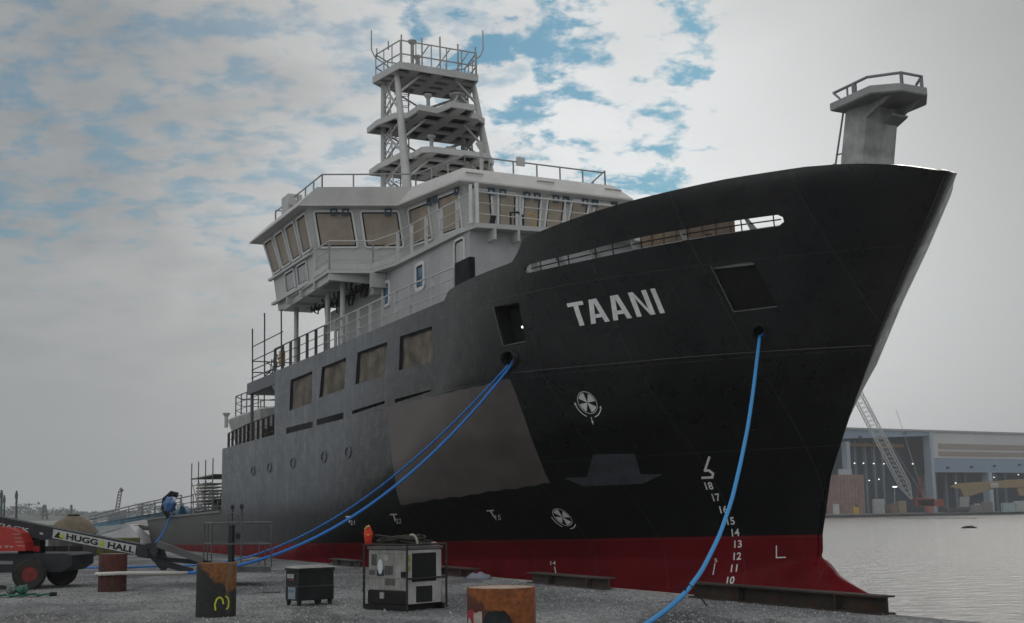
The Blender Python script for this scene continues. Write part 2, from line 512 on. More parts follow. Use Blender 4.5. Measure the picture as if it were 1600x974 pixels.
def hull_n(p):
    h = .05
    ds = (half(p[0] + h, p[2]) - half(p[0] - h, p[2])) / (2 * h); dz = (half(p[0], p[2] + h) - half(p[0], p[2] - h)) / (2 * h)
    n = np.array([-ds, 1, -dz]); return n / np.linalg.norm(n)


KN = 5.49                 # height of the knuckle / main deck edge
D2 = 8.12                 # height of the upper deck edge


def top_edge(s):
    return float(np.interp(s, [-4.74, -4.42, -4.12, -3.72, -3.3, -2.7, -1.2, .9, 3.9, 4.72, 4.86, 5.15, 8.0, 8.8, 9.0, 60], [9.10, 9.22, 9.31, 9.40, 9.46, 9.50, 9.47, 9.34, 9.1, 9.03, 8.62, 8.50, 8.42, 8.36, D2, D2]))


def hull_material():
    m = bpy.data.materials.new('hull_paint'); m.use_nodes = True
    T = NT(m.node_tree); p = T.n['Principled BSDF']; tc = T.node('ShaderNodeTexCoord').outputs['Object']
    sp = T.node('ShaderNodeSeparateXYZ'); T.put(sp.inputs[0], tc); s, t, z = sp.outputs
    n = T.noise(tc, .55, 6, .6, .4); n2 = T.noise(tc, 2.6, 6, .65); st = T.noise(T.scale3(tc, 1.6, 1, .09), 1.6, 5, .62)
    plates = T.noise(T.scale3(tc, .35, .2, .28), 1.0, 1, .5)
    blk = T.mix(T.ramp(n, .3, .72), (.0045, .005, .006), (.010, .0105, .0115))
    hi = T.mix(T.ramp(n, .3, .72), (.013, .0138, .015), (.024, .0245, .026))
    blk = T.mix(T.ramp(T.math('ADD', z, T.math('MULTIPLY', n, 2.5)), 4.6, 8.2), blk, hi)  # black painted lighter with height, standing in for light on the upper plating
    gry = T.mix(T.ramp(n, .3, .7), (.062, .074, .090), (.096, .110, .128))
    gry = T.mix(T.math('MULTIPLY', T.ramp(st, .52, .68), .45), gry, (.20, .205, .21))
    gry = T.mix(T.math('MULTIPLY', T.ramp(st, .28, .42, 1, 0), .4), gry, (.055, .06, .068))
    # where the black turns to grey (further aft low down)
    lim = T.math('ADD', T.ramp(z, 1.0, 7.5, 19.5, 11.3, smooth=False), T.math('MULTIPLY', T.math('SUBTRACT', n, .5), 6.5))
    lim = T.math('ADD', lim, T.math('MULTIPLY', T.math('SUBTRACT', n2, .5), 1.2))
    f = T.ramp(T.math('SUBTRACT', s, lim), -2.5, 6.0)
    up = T.math('MULTIPLY', T.ramp(z, 2.0, 2.9), f)
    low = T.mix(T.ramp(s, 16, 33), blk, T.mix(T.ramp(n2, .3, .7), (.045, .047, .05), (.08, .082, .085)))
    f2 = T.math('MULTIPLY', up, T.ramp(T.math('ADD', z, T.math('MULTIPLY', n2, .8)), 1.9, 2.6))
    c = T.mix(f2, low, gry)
    aft = T.ramp(s, 34.9, 35.1)
    c = T.mix(aft, c, T.mix(T.ramp(n2, .3, .7), (.055, .053, .052), (.10, .098, .096)))
    red = T.mix(T.ramp(n, .3, .7), (.108, .0025, .006), (.158, .005, .010))
    red = T.mix(T.math('MULTIPLY', T.ramp(st, .5, .7), .35), red, (.06, .003, .005))
    edge = T.math('ADD', z, T.math('MULTIPLY', T.math('SUBTRACT', n2, .5), .02))
    c = T.mix(T.ramp(edge, 1.05, 1.052), red, c)
    # weld seams and slight plate buckling
    fr = T.math('FRACT', T.math('DIVIDE', s, 2.44)); seam = T.ramp(T.math('ABSOLUTE', T.math('SUBTRACT', fr, .5)), .490, .4985)
    fz = T.math('FRACT', T.math('DIVIDE', T.math('ADD', z, 10), 2.2)); seamz = T.ramp(T.math('ABSOLUTE', T.math('SUBTRACT', fz, .5)), .490, .4985)
    c = T.mix(T.math('MULTIPLY', T.math('MAXIMUM', seam, seamz), T.math('MULTIPLY', n2, .5)), c, (.075, .075, .075))
    scuff = T.math('MULTIPLY', T.ramp(T.noise(T.scale3(tc, .5, .5, 1.4), 3.2, 8, .7, .8), .66, .78), .05)
    c = T.mix(scuff, c, (.10, .10, .098))
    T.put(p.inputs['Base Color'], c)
    T.put(p.inputs['Roughness'], T.math('ADD', T.ramp(n2, .3, .7, .0, .14), T.ramp(z, 1.0, 4.0, .45, .24))); T.put(p.inputs['Specular IOR Level'], T.ramp(z, 1.0, 5.0, .10, .38))
    hgt = T.math('ADD', T.math('MULTIPLY', T.math('MAXIMUM', seam, seamz), .12), T.math('MULTIPLY', T.noise(T.scale3(tc, .8, .8, .5), 1.3, 2, .5), 1.1))
    b = T.node('ShaderNodeBump'); b.inputs['Strength'].default_value = .42; b.inputs['Distance'].default_value = .05
    T.put(b.inputs['Height'], hgt); T.put(p.inputs['Normal'], b.outputs[0])
    return m


GREY = M('ship_grey', (.445, .447, .442), .45, var=.10, scale=.9, streak=.12)
GREY2 = M('ship_grey_shop_primer', (.40, .405, .40), .55, var=.15, scale=.7, streak=.25)
WHITE = M('marking_white', (.76, .77, .77), .6, var=.12, scale=6)
DARK = M('dark_recess', (.012, .012, .013), .8, var=.2)
TAN = M('tan_window_cover', (.32, .275, .22), .75, var=.16, scale=1.1)
GLASS = M('dark_glass', (.02, .03, .04), .08, var=.1)
BLUEGL = M('blue_glass_film', (.05, .13, .22), .2, var=.4, scale=3)
RAIL = M('rail_grey', (.46, .465, .46), .5, var=.12)
DARKRAIL = M('primed_rail', (.10, .105, .11), .6, var=.25)
GALV = M('galvanised_tube', (.22, .225, .23), .45, .5, var=.25, scale=4)

vessel = empty('research_vessel', 'black-hulled research vessel with light grey bridge, red underbody and lattice mast, moored at the quay', 'ship', mat=SHIP)


def ship(mb, name, mats, parent=None, smooth=False, label=None, fix=True):
    o = mb.build(name, mats, parent or vessel, smooth=smooth, fix=fix)
    if label: o['label'] = label
    return o


def build_hull():
    NE, NM, NA = 120, 46, 16
    # columns: entrance (curved), midbody, afterbody;  rows: keel .. 2.54 .. KN .. top
    rows = list(np.linspace(-3.1, -.9, 8)) + list(np.linspace(-.6, .9, 19)) + [1.05] + list(np.linspace(1.3, 2.54, 6)) + list(np.linspace(2.9, KN, 11))
    nv = 16
    nlow = len(rows); jb = rows.index(rows[int(np.argmin(np.abs(np.array(rows) - 2.54)))])
    ncol = NE + NM + NA
    G = np.zeros((ncol + 1, nlow + nv, 3))
    for i in range(ncol + 1):
        fr = (i / NE) ** 1.9
        zt = 9.2
        for it in range(12):                     # height of the sheer at this column
            st_ = float(np.interp(zt, _lv, _st)); sc_ = st_ + (12 - st_) * fr if i <= NE else 12 + 23 * (i - NE) / NM
            zt = .5 * zt + .5 * top_edge(sc_)
        for j in range(nlow + nv):
            zs = rows[j] if j < nlow else KN + (zt - KN) * (j - nlow + 1) / nv
            s0 = float(np.interp(zs, _lv, _st))
            if zs < .5:
                # foot: the outline runs forward with the bulb
                s0 = float(np.interp(-zs, [-.5, -.05, .21, .48, .8, 1.25, 2.2, 3.2], [.28, -.31, -.97, -1.72, -1.78, -1.7, -1.6, -1.5]))
            if i <= NE: s = s0 + (12 - s0) * fr
            elif i <= NE + NM: s = 12 + 23 * (i - NE) / NM
            else:
                se = 54.3 - max(0, 2.54 - zs) * 1.7
                s = 35 + (se - 35) * (i - NE - NM) / NA
            b = float(half(s, zs)) if i else 0.0
            G[i, j] = (s, b, zs)
    nj = nlow + nv
    vs = []; idx = {}
    for sd in (1, -1):
        for i in range(ncol + 1):
            for j in range(nj):
                if i == 0 and sd == -1: idx[(sd, i, j)] = idx[(1, 0, j)]; continue
                idx[(sd, i, j)] = len(vs); vs.append((G[i, j][0], sd * G[i, j][1], G[i, j][2]))
    fs = []
    icut = NE + NM
    ihouse = NE + int(round((26.3 - 12) / 23 * NM))
    for sd in (1, -1):
        for i in range(ncol):
            for j in range(nj - 1):
                if i >= icut and j >= jb: continue
                if i >= ihouse and j >= nlow - 1: continue
                q = (idx[(sd, i, j)], idx[(sd, i + 1, j)], idx[(sd, i + 1, j + 1)], idx[(sd, i, j + 1)])
                fs.append(q if sd == 1 else q[::-1])
    # transom
    for j in range(jb): fs.append((idx[(1, ncol, j)], idx[(-1, ncol, j)], idx[(-1, ncol, j + 1)], idx[(1, ncol, j + 1)]))
    me = bpy.data.meshes.new('hull'); me.from_pydata(vs, [], fs)
    b = bmesh.new(); b.from_mesh(me)
    bmesh.ops.dissolve_degenerate(b, dist=1e-4, edges=b.edges[:])
    bmesh.ops.recalc_face_normals(b, faces=b.faces[:])
    # make sure the starboard side faces out
    f = max((f for f in b.faces if f.calc_center_median().y > 5), key=lambda f: f.calc_area())
    if f.normal.y < 0: bmesh.ops.reverse_faces(b, faces=b.faces[:])
    b.to_mesh(me); b.free()
    b = bmesh.new(); b.from_mesh(me)
    for _ in range(14):
        bmesh.ops.smooth_vert(b, verts=[v for v in b.verts if v.co.x < 1.7 and -2.0 < v.co.z < .28 and abs(v.co.y) > .02], factor=.5, use_axis_x=False, use_axis_y=True, use_axis_z=False)
    b.to_mesh(me); b.free()
    holes = []                       # convex openings cut right through the plating: (outline, outward normal, both sides)

    def polycut(px, depth):
        P = [hull_hit(*q) for q in px]; n = np.mean([hull_n(p) for p in P], 0); n /= np.linalg.norm(n)
        holes.append((P, n)); return P, n
    # long mooring slot through both bulwarks
    tx = [(819, 419), (824, 413.5), (836, 410.5), (868, 403), (900, 396), (930, 388), (958, 381), (1011, 369), (1045, 362.5), (1080, 357), (1115, 350.5), (1150, 345), (1185, 340), (1215, 336), (1223, 339.5)]
    bx_ = [(819, 422), (824, 427), (836, 424.5), (868, 417.3), (900, 410.5), (930, 404), (958, 398), (1011, 387), (1045, 380.5), (1080, 374.5), (1115, 368.5), (1150, 363.3), (1185, 358), (1217, 353.5), (1225, 347)]
    yv = np.array([0, 1.0, 0])
    for i in range(len(tx) - 1):
        P = [hull_hit(*q) for q in (tx[i], tx[i + 1], bx_[i + 1], bx_[i])]
        holes.append((P, yv))
        if P[1][0] > 1.0: holes.append(([p * (1, -1, 1) for p in P], -yv))
    pockets = []
    def pocket(px, depth, name): pockets.append((polycut(px, depth), depth, name, px))
    pocket([(772, 480), (810, 473), (821.5, 533), (787, 540)], .5, 'mooring_port')
    pocket([(1112, 417), (1175, 407), (1214, 478), (1147, 486)], .10, 'anchor_pocket')
    for w in ([(454, 594), (488, 580), (487, 630), (452, 642)], [(503, 574), (541, 559), (538, 608), (498.5, 622)],
              [(558.5, 551), (605, 534.5), (601, 588), (555, 601)], [(625, 526), (675, 510), (677, 566), (623, 579)]):
        pocket(w, .14, 'side_window')
    for w in ([(447, 669), (489, 658.5), (489, 668), (447, 678)], [(494.5, 656), (536.5, 644.5), (536.5, 654.5), (494.5, 665)],
              [(550, 642), (601, 626.5), (601, 630.5), (550, 648)], [(617, 624), (673, 609), (673, 611.8), (617, 630)]):
        polycut(w, .45)
    def ring_px(cx, cy, a, b, k=20, sl=0.0): return [(cx + a * math.cos(t), cy - b * math.sin(t) + sl * a * math.cos(t)) for t in np.linspace(0, 2 * math.pi, k, endpoint=False)]
    polycut(ring_px(797, 561, 9, 11, 12), .5)
    polycut(ring_px(1186, 519, 8, 10, 12), .5)
    b = bmesh.new(); b.from_mesh(me)
    for P, n in holes:
        c = np.mean(P, 0); rad = max(np.linalg.norm(p - c) for p in P) + 1.2
        planes = []
        for p, q in zip(P, P[1:] + P[:1]):
            m_ = np.cross(q - p, n); m_ /= np.linalg.norm(m_)
            if m_ @ (c - p) > 0: m_ = -m_
            planes.append((p, m_))
        def near():
            out = []
            for f in b.faces:
                cc = f.calc_center_median()
                if (cc.x - c[0]) ** 2 + (cc.y - c[1]) ** 2 + (cc.z - c[2]) ** 2 < rad * rad: out.append(f)
            return out
        for p, m_ in planes:
            fs_ = near(); ge = set(fs_)
            for f in fs_: ge.update(f.edges); ge.update(f.verts)
            bmesh.ops.bisect_plane(b, geom=list(ge), dist=1e-4, plane_co=p, plane_no=m_)
        dead = []
        for f in near():
            cc = np.array(f.calc_center_median())
            if all((cc - p) @ m_ < 1e-4 for p, m_ in planes): dead.append(f)
        bmesh.ops.delete(b, geom=dead, context='FACES')
    b.to_mesh(me); b.free()
    o = bpy.data.objects.new('hull', me); COL.objects.link(o)
    sol = o.modifiers.new('plate', 'SOLIDIFY'); sol.thickness = .09; sol.offset = -1; sol.use_rim = True
    bpy.context.view_layer.update()
    me2 = bpy.data.meshes.new_from_object(o.evaluated_get(bpy.context.evaluated_depsgraph_get()))
    bpy.data.objects.remove(o)
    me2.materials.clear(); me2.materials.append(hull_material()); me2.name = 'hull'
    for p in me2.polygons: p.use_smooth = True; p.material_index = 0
    me2.set_sharp_from_angle(angle=R(32))
    h = bpy.data.objects.new('hull', me2); COL.objects.link(h); h.parent = vessel; ROOTM[h.name] = SHIP
    print('hull faces', len(me2.polygons))
    # backs of the pockets
    RIMD = M('window_rubber', (.018, .02, .022), .6, var=.2)
    for (P, n), dp, nm, px in pockets:
        c = np.mean(P, 0)
        if nm == 'side_window':
            # tan sheeting over the frame opening, slumped a little
            g = MB(); k = 8; fm = quad_map(P)
            g.add([fm(i / k, j / k) - n * (dp * .75) + (fm(i / k, j / k) - c) * .05 + n * .03 * math.sin(i * 1.3 + j) * (0 < i < k) * (0 < j < k) for j in range(k + 1) for i in range(k + 1)],
                  [(j * (k + 1) + i, j * (k + 1) + i + 1, (j + 1) * (k + 1) + i + 1, (j + 1) * (k + 1) + i) for j in range(k) for i in range(k)])
            sw = ship(g, 'side_window', M('dusty_window_sheeting', (.125, .108, .085), .8, var=.55, scale=1.3), h, smooth=True)
            g = MB(); g.loft([[p - n * .02 for p in P], [p - n * (dp * .74) for p in P]], 0, cap=False); g.tube([P[3] + (c - P[3]) * .06 - n * .06, P[0] + (c - P[0]) * .06 - n * .06, P[1] + (c - P[1]) * .06 - n * .06], .03, 6); ship(g, 'window_rubber', RIMD, sw)
        else:
            g = MB(); P2 = [p - n * dp for p in P]
            g.prism(P2, -n * .04); g.loft([[p - n * .03 for p in P], P2], 0, cap=False); ship(g, nm, M('black_pocket', (.013, .013, .014), .6, var=.3) if nm == 'anchor_pocket' else DARK, h)
    return h, ring_px


HULL, ring_px = build_hull()


# ------------------------------------------------------------------ paint marks on the hull
def decal(name, geo, mats, fmap, parent=HULL, out=.012, cuts=0):
    """flat letters or polygons laid on the hull plating; fmap gives the place of (u, v)"""
    v, f = geo
    b = bmesh.new(); vv = [b.verts.new((x, y, 0)) for x, y in v]
    for q in f:
        try: b.faces.new([vv[i] for i in q])
        except ValueError: pass
    if cuts:
        bmesh.ops.triangulate(b, faces=b.faces[:])
        bmesh.ops.subdivide_edges(b, edges=b.edges[:], cuts=cuts, use_grid_fill=True)
    g = MB(); b.verts.index_update()
    g.add([hull_hit(*fmap(x.co.x, x.co.y), out) for x in b.verts], [tuple(x.index for x in q.verts) for q in b.faces])
    b.free()
    return ship(g, name, mats, parent)


def strokes(lines, w):
    """polylines (pixel coords) widened to quads -> geo in pixel space"""
    v = []; f = []
    for ln in lines:
        for a, c in zip(ln[:-1], ln[1:]):
            a = np.array(a, float); c = np.array(c, float); d = c - a; L = np.linalg.norm(d); d /= L; n = np.array([-d[1], d[0]]) * w / 2
            a2, c2 = a - d * w * .25, c + d * w * .25; o = len(v)
            v += [a2 - n, c2 - n, c2 + n, a2 + n]; f.append((o, o + 1, o + 2, o + 3))
    return v, f


ident = lambda u, v: (u, v)
# ship's name: plain heavy capitals in a unit box
def name_letters():
    v = []; f = []
    def poly(pts): o = len(v); v.extend(pts); f.append(tuple(range(o, o + len(pts))))
    def bar(x0, y0, x1, y1, w): poly([(x0 - w / 2, y0), (x0 + w / 2, y0), (x1 + w / 2, y1), (x1 - w / 2, y1)])
    w = .052
    poly([(0, .84), (.175, .84), (.175, 1), (0, 1)]); bar(.0875, 0, .0875, .838, w)                      # T
    for x in (.185, .425):                                                                                 # A A
        bar(x + .026, 0, x + .084, 1, w * 1.02); bar(x + .176, 0, x + .118, 1, w * 1.02); poly([(x + .062, .22), (x + .14, .22), (x + .132, .37), (x + .07, .37)])
    x = .68
    bar(x + .026, 0, x + .026, 1, w); bar(x + .174, 0, x + .174, 1, w); poly([(x + .054, 1), (x + .054, .74), (x + .146, 0), (x + .146, .26)])   # N
    bar(.955, 0, .955, 1, w)                                                                               # I
    return v, f


decal('name_lettering', name_letters(), WHITE, quad_map([(885.6, 474.5), (1026, 449.8), (1042, 488.4), (897.3, 510.8)]), cuts=2)
_lean = {18: (4, 7), 17: (4, 7), 16: (3, 7), 15: (2.5, 7), 14: (1.2, 7), 13: (0, 7), 12: (-.8, 7), 11: (-1.6, 7), 10: (-2, 7)}
for num, (cx, cy) in {18: (1108, 759), 17: (1119.5, 777), 16: (1131, 796), 15: (1142, 814), 14: (1149.5, 832), 13: (1153.5, 850), 12: (1152.5, 869), 11: (1147.5, 888), 10: (1142, 907)}.items():
    dx, hh = _lean[num]; hw = 6.0 if num != 11 else 5.0; hh = 6.0; dx *= .5
    decal('draft_mark', text_geo(str(num), .02), WHITE, quad_map([(cx - hw - dx, cy - hh + .6), (cx + hw - dx, cy - hh - .2), (cx + hw + dx, cy + hh - .4), (cx - hw + dx, cy + hh + .4)]))
decal('bulb_mark', strokes([[(1108.5, 714), (1101.5, 735.5), (1108, 735), (1114.5, 740), (1113, 745)], [(1114, 746), (1097, 746.5)]], 3.6), WHITE, ident)
decal('angle_mark', strokes([[(1213.5, 853), (1213.5, 871.5)], [(1213, 871.5), (1228, 871)]], 1.7), WHITE, ident)
for txt, a, c, q in (('5', (1117.5, 881), (1114.5, 898), (1119, 876)), ('14', (867, 886), (870, 901), (864.5, 880))):
    decal('frame_mark', strokes([[a, c]], 1.6), WHITE, ident)
    w = 2.2 if len(txt) == 1 else 4
    decal('frame_number', text_geo(txt), WHITE, quad_map([(q[0] - w, q[1] - 3), (q[0] + w, q[1] - 3), (q[0] + w, q[1] + 3), (q[0] - w, q[1] + 3)]))
for txt, x, y, sc, ln in (('21', 541, 807.5, .9, 1.0), ('22', 610, 804, 1.0, 3.0), ('15', 761, 798, 1.05, 7.0)):
    decal('tug_mark', strokes([[(x, y), (x + 10 * sc, y - .6)], [(x + 5 * sc, y), (x + 5 * sc + ln, y + 10 * sc)]], 2.0), WHITE, ident)
    u, v = x + 5 * sc + ln + .8, y + 6.5 * sc
    decal('tug_number', text_geo(txt), WHITE, quad_map([(u, v), (u + 8 * sc, v - .4), (u + 8.6 * sc, v + 7 * sc), (u + .6, v + 7.4 * sc)]))


def thruster_mark(cx, cy, e1, e2, arrow):
    v = []; f = []
    def P(r, a): return (cx + r * (math.cos(a) * e1[0] + math.sin(a) * e2[0]), cy + r * (math.cos(a) * e1[1] + math.sin(a) * e2[1]))
    def band(r0, r1, a0, a1, k):
        for i in range(k):
            b0 = a0 + (a1 - a0) * i / k; b1 = a0 + (a1 - a0) * (i + 1) / k; o = len(v)
            v.extend([P(r0, b0), P(r1, b0), P(r1, b1), P(r0, b1)]); f.append((o, o + 1, o + 2, o + 3))
    band(.94, 1.0, 0, 2 * math.pi, 40)
    for q in range(4):
        a = math.pi / 4 + q * math.pi / 2; band(.05, .86, a - .5, a + .5, 6)
    band(1.26, 1.36, math.pi * 1.1, math.pi * 1.42, 8); band(1.26, 1.36, math.pi * 1.62, math.pi * 1.9, 8)
    if arrow:
        for a in (math.pi * 1.06, math.pi * 1.94):
            o = len(v); sg = 1 if a < 5 else -1
            v.extend([P(1.18, a + .1 * sg), P(1.46, a + .1 * sg), P(1.31, a - .1 * sg)]); f.append((o, o + 1, o + 2))
        o = len(v); v.extend([P(1.3, 4.75), P(1.3, 4.83), P(1.75, 4.80), P(1.75, 4.77)]); f.append((o, o + 1, o + 2, o + 3))
        o = len(v); v.extend([P(1.62, 4.72), P(1.62, 4.86), P(2.0, 4.785)]); f.append((o, o + 1, o + 2))
    decal('thruster_mark', (v, f), WHITE, ident)


thruster_mark(918, 629, (15.5, 2.2), (-3.5, -17.5), True)
thruster_mark(879, 808, (15, 4.5), (-4.0, -13.0), False)
# bare primer patches left on the black coat
def patch_grid(name, left, right, m, ny=26, nx=30, jit=0.0):
    L = np.array(left, float); Q = np.array(right, float)
    def at(c, v): return np.array([np.interp(v, np.linspace(0, 1, len(c)), c[:, k]) for k in (0, 1)])
    g = MB(); vs = []
    for j in range(ny + 1):
        for i in range(nx + 1):
            a, b = at(L, j / ny), at(Q, j / ny); p = a + (b - a) * i / nx
            if jit and j in (0, ny): p = p + np.array([0, jit * math.sin(i * 1.7) + jit * .6 * math.sin(i * .6)])
            vs.append(hull_hit(p[0], p[1], .006))
    g.add(vs, [(j * (nx + 1) + i, j * (nx + 1) + i + 1, (j + 1) * (nx + 1) + i + 1, (j + 1) * (nx + 1) + i) for j in range(ny) for i in range(nx)])
    return ship(g, name, m, HULL, smooth=True)


patch_grid('primer_patch', [(605, 636), (606, 660), (610, 690), (613, 720), (617, 745), (620, 770), (626, 789)],
           [(797, 592), (806, 615), (817, 645), (830, 683), (843, 717), (853, 742), (860, 755)],
           M('brown_grey_primer', (.112, .100, .094), .6, var=.16, scale=1.3, streak=.15), jit=1.0)
pv = [(927, 710), (992, 709), (1001, 741), (1036, 741), (1004, 756), (912, 760), (881, 747), (917, 745.5)]
decal('primer_patch', (pv, [(0, 1, 2, 7), (7, 2, 4, 5), (2, 3, 4), (7, 5, 6)]), M('blue_grey_primer', (.05, .06, .072), .6, var=.3), ident, out=.006, cuts=3)
# the rubbing weld along the knuckle
g = MB()
kp = [hull_hit(x, y, .012) for x, y in [(803, 583), (850, 578), (900, 573.5), (950, 569), (1000, 564.5), (1050, 560), (1100, 556), (1150, 552.3), (1200, 549), (1250, 546), (1300, 543.3), (1340, 541.3), (1362, 540.2)]]
g.tube(kp, .014, 6); ship(g, 'weld_seam', M('seam_steel', (.05, .05, .052), .55), HULL)
g = MB(); zz = np.linspace(5.6, 9.0, 24); g.tube([(float(np.interp(z, _lv, _st)) - .012, 0.0, z) for z in zz], .016, 6); ship(g, 'weld_seam', M('seam_steel', (0, 0, 0)), HULL)
# portholes, hawse rings
for cx, cy, a, b in ((395.5, 736, 3.2, 7.5), (421, 730.5, 3.4, 8), (457.5, 723.5, 4, 9), (506, 714, 4.6, 9.6), (544, 706.5, 5.0, 10)):
    g = MB(); k = 20; o = [hull_hit(*q, .03) for q in ring_px(cx, cy, a, b, k, -.35)]; i2 = [hull_hit(*q, .03) for q in ring_px(cx, cy, a * .72, b * .74, k, -.35)]
    z = [hull_hit(*q) for q in ring_px(cx, cy, a, b, k, -.35)]; z2 = [hull_hit(*q, .004) for q in ring_px(cx, cy, a * .72, b * .74, k, -.35)]
    g.loft([z, o, i2, z2], 0, cap=False); g.add(z2, [tuple(range(k))], 1)
    ship(g, 'porthole', [M('porthole_ring', (.10, .11, .125), .5), GLASS], HULL)
for cx, cy, a, b in ((797, 561, 9, 11), (1187, 519, 9, 11)):
    P = [hull_hit(*q) for q in ring_px(cx, cy, a, b, 28)]; n = hull_n(P[0]); c = np.mean(P, 0)
    g = MB()
    for i in range(28):
        pass
    rings = []
    for rr, oo in ((1.0, -.25), (1.0, .05), (1.08, .11), (1.25, .12), (1.42, .07), (1.5, -.02)): rings.append([c + (p - c) * rr + n * oo for p in P])
    g.loft(rings, cap=False); g.prism([c + (p - c) * 1.2 - n * .3 for p in P], -n * .03, 1)
    ship(g, 'fairlead', [M('fairlead_black', (.02, .02, .021), .45), DARK], HULL, smooth=40)
P = hull_hit(800, 513); n = hull_n(P); g = MB()
bm = bmesh.new(); bmesh.ops.create_icosphere(bm, subdivisions=2, radius=.035); g.bm(bm); 
for i in range(len(g.v)): g.v[i] = tuple(np.array(g.v[i]) + P - n * .4)
ship(g, 'work_lamp', M('lamp_glow', (1, 1, .97), .5, var=0, emit=2.0), HULL, smooth=True)
for px_, py_ in ((919, 742), ):
    pass
for ln in ([(1111, 416), (1146.5, 487.5), (1214.5, 479)], [(771, 480), (786.5, 541), (822, 533.5)]):
    g = MB(); g.tube([hull_hit(x, y, .01) for x, y in ln], .018, 6); ship(g, 'pocket_edge_strip', M('edge_strip_grey', (.10, .10, .10), .5), HULL)  # thin pale strips along the left and lower edges
# two dark scupper mouths with their run-off stripes, low on the side
for x, y, dy in ((363.5, 793, 22), (378, 792, 26)):
    decal('scupper', (ring_px(x, y, 3.0, 4.2, 14), [tuple(range(14))]), DARK, ident, out=.01)
    decal('scupper_stain', strokes([[(x, y + 4), (x - .3, y + dy)]], 1.8), DARK, ident, out=.007)
decal('scupper', (ring_px(372, 838, 4, 5, 14), [tuple(range(14))]), DARK, ident, out=.01)

# ------------------------------------------------------------------ decks and houses
def sym(pts): return list(pts) + [(s, -t) for s, t in reversed(pts)]


def at_z(poly, z): return [(s, t, z) for s, t in poly]


def inset(poly, d):
    P = [np.array(p, float) for p in poly]; n = len(P); out = []
    area = sum(P[i][0] * P[(i + 1) % n][1] - P[(i + 1) % n][0] * P[i][1] for i in range(n)); sg = 1 if area > 0 else -1
    for i in range(n):
        a, b, c = P[i - 1], P[i], P[(i + 1) % n]
        e1 = (b - a) / np.linalg.norm(b - a); e2 = (c - b) / np.linalg.norm(c - b)
        n1 = sg * np.array([-e1[1], e1[0]]); n2 = sg * np.array([-e2[1], e2[0]])
        m = (n1 + n2); m = m / max(.25, (m @ m) / 2); out.append(tuple(b + m * d))
    return out


def deck_poly(z, s1, s2, ins=.12, k=24):
    s = [s1 + (s2 - s1) * (i / k) ** 1.6 for i in range(k + 1)]
    return sym([(x, max(.03, float(half(x, z)) - ins)) for x in s])


DECKM = M('deck_grey', (.18, .19, .195), .8, var=.2)
g = MB(); P = deck_poly(7.6, -2.9, 9.9); g.loft([at_z(P, 7.5), at_z(P, 7.6)]); ship(g, 'foredeck', DECKM)
g = MB(); P = [(9.0, 6.16), (31, 6.2), (31, -6.2), (9.0, -6.16)]; P = sym([(9.0, 6.0), (12, 6.16), (25.8, 6.16)]); g.loft([at_z(P, 7.98), at_z(P, D2 - .02)]); ship(g, 'upper_deck', DECKM)
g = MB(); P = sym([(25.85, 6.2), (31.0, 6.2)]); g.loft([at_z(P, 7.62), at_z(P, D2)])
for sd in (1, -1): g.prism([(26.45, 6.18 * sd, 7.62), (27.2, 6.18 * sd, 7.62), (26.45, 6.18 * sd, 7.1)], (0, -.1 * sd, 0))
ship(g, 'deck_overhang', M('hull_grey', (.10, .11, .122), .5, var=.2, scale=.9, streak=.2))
g = MB(); P = sym([(12, 6.1), (34.9, 6.15)]); g.loft([at_z(P, 5.0), at_z(P, 5.12)]); ship(g, 'main_deck', DECKM)
g = MB(); P = sym([(35.0, 6.15), (46, 6.1), (53.8, 5.5)]); g.loft([at_z(P, 1.75), at_z(P, 1.9)]); ship(g, 'work_deck', DECKM)
# bulkhead closing the aft end of the tall hull and the house inside it
g = MB(); g.box((34.75, -6.15, 1.9), (34.9, 6.15, 5.12)); ship(g, 'aft_bulkhead', GREY2)
g = MB(); g.box((13, -4.9, 5.12), (25.7, 4.9, 7.98)); ship(g, 'main_deck_house', GREY2)

# upper deck house
hp = sym([(9.9, 3.2), (10.05, 4.93), (22.4, 4.93)])
g = MB(); g.loft([at_z(hp, D2 - .02), at_z(hp, 10.62)]); house = ship(g, 'deck_house', M('house_grey', (.37, .38, .385), .5, var=.14, scale=.8, streak=.2))
g = MB(); P = sym([(9.35, 2.6), (9.6, 4.9), (10.6, 5.05), (15.74, 5.12), (17.3, 5.45), (17.85, 6.92), (24.5, 6.62), (24.6, 5.0)])
g.loft([at_z(P, 10.6), at_z(P, 10.75)]); ship(g, 'bridge_deck', GREY, house)
# shelf brackets under the fore edge, gussets under the wing
for s, t in ((9.8, 4.3), (9.75, 3.5), (9.7, 2.7)):
    g = MB(); g.box((s - .3, t - .04, 10.25), (s + .25, t + .04, 10.6)); ship(g, 'shelf_bracket', GREY, house)
g = MB()
for s in (17.9, 19.6, 21.3, 23.0): g.beam((s, 4.9, 10.45), (s, 6.85, 10.48), .12, .26)
g.beam((17.9, 6.75, 10.47), (24.4, 6.5, 10.47), .12, .26); g.beam((17.9, 5.6, 10.47), (24.4, 5.6, 10.47), .1, .22)
ship(g, 'wing_girder', GREY, house)
g = MB(); g.box((17.6, 4.94, 9.9), (18.0, 5.25, 10.3)); g.box((17.1, 4.94, 10.05), (17.35, 5.5, 10.58)); ship(g, 'bracket_plate', GREY, house)


def rounded(w, h, r, k=4):
    pts = []
    for cx, cy, a in ((w - r, h - r, 0), (-w + r, h - r, 90), (-w + r, -h + r, 180), (w - r, -h + r, 270)):
        for i in range(k + 1):
            t = R(a + 90 * i / k); pts.append((cx + r * math.cos(t), cy + r * math.sin(t)))
    return pts


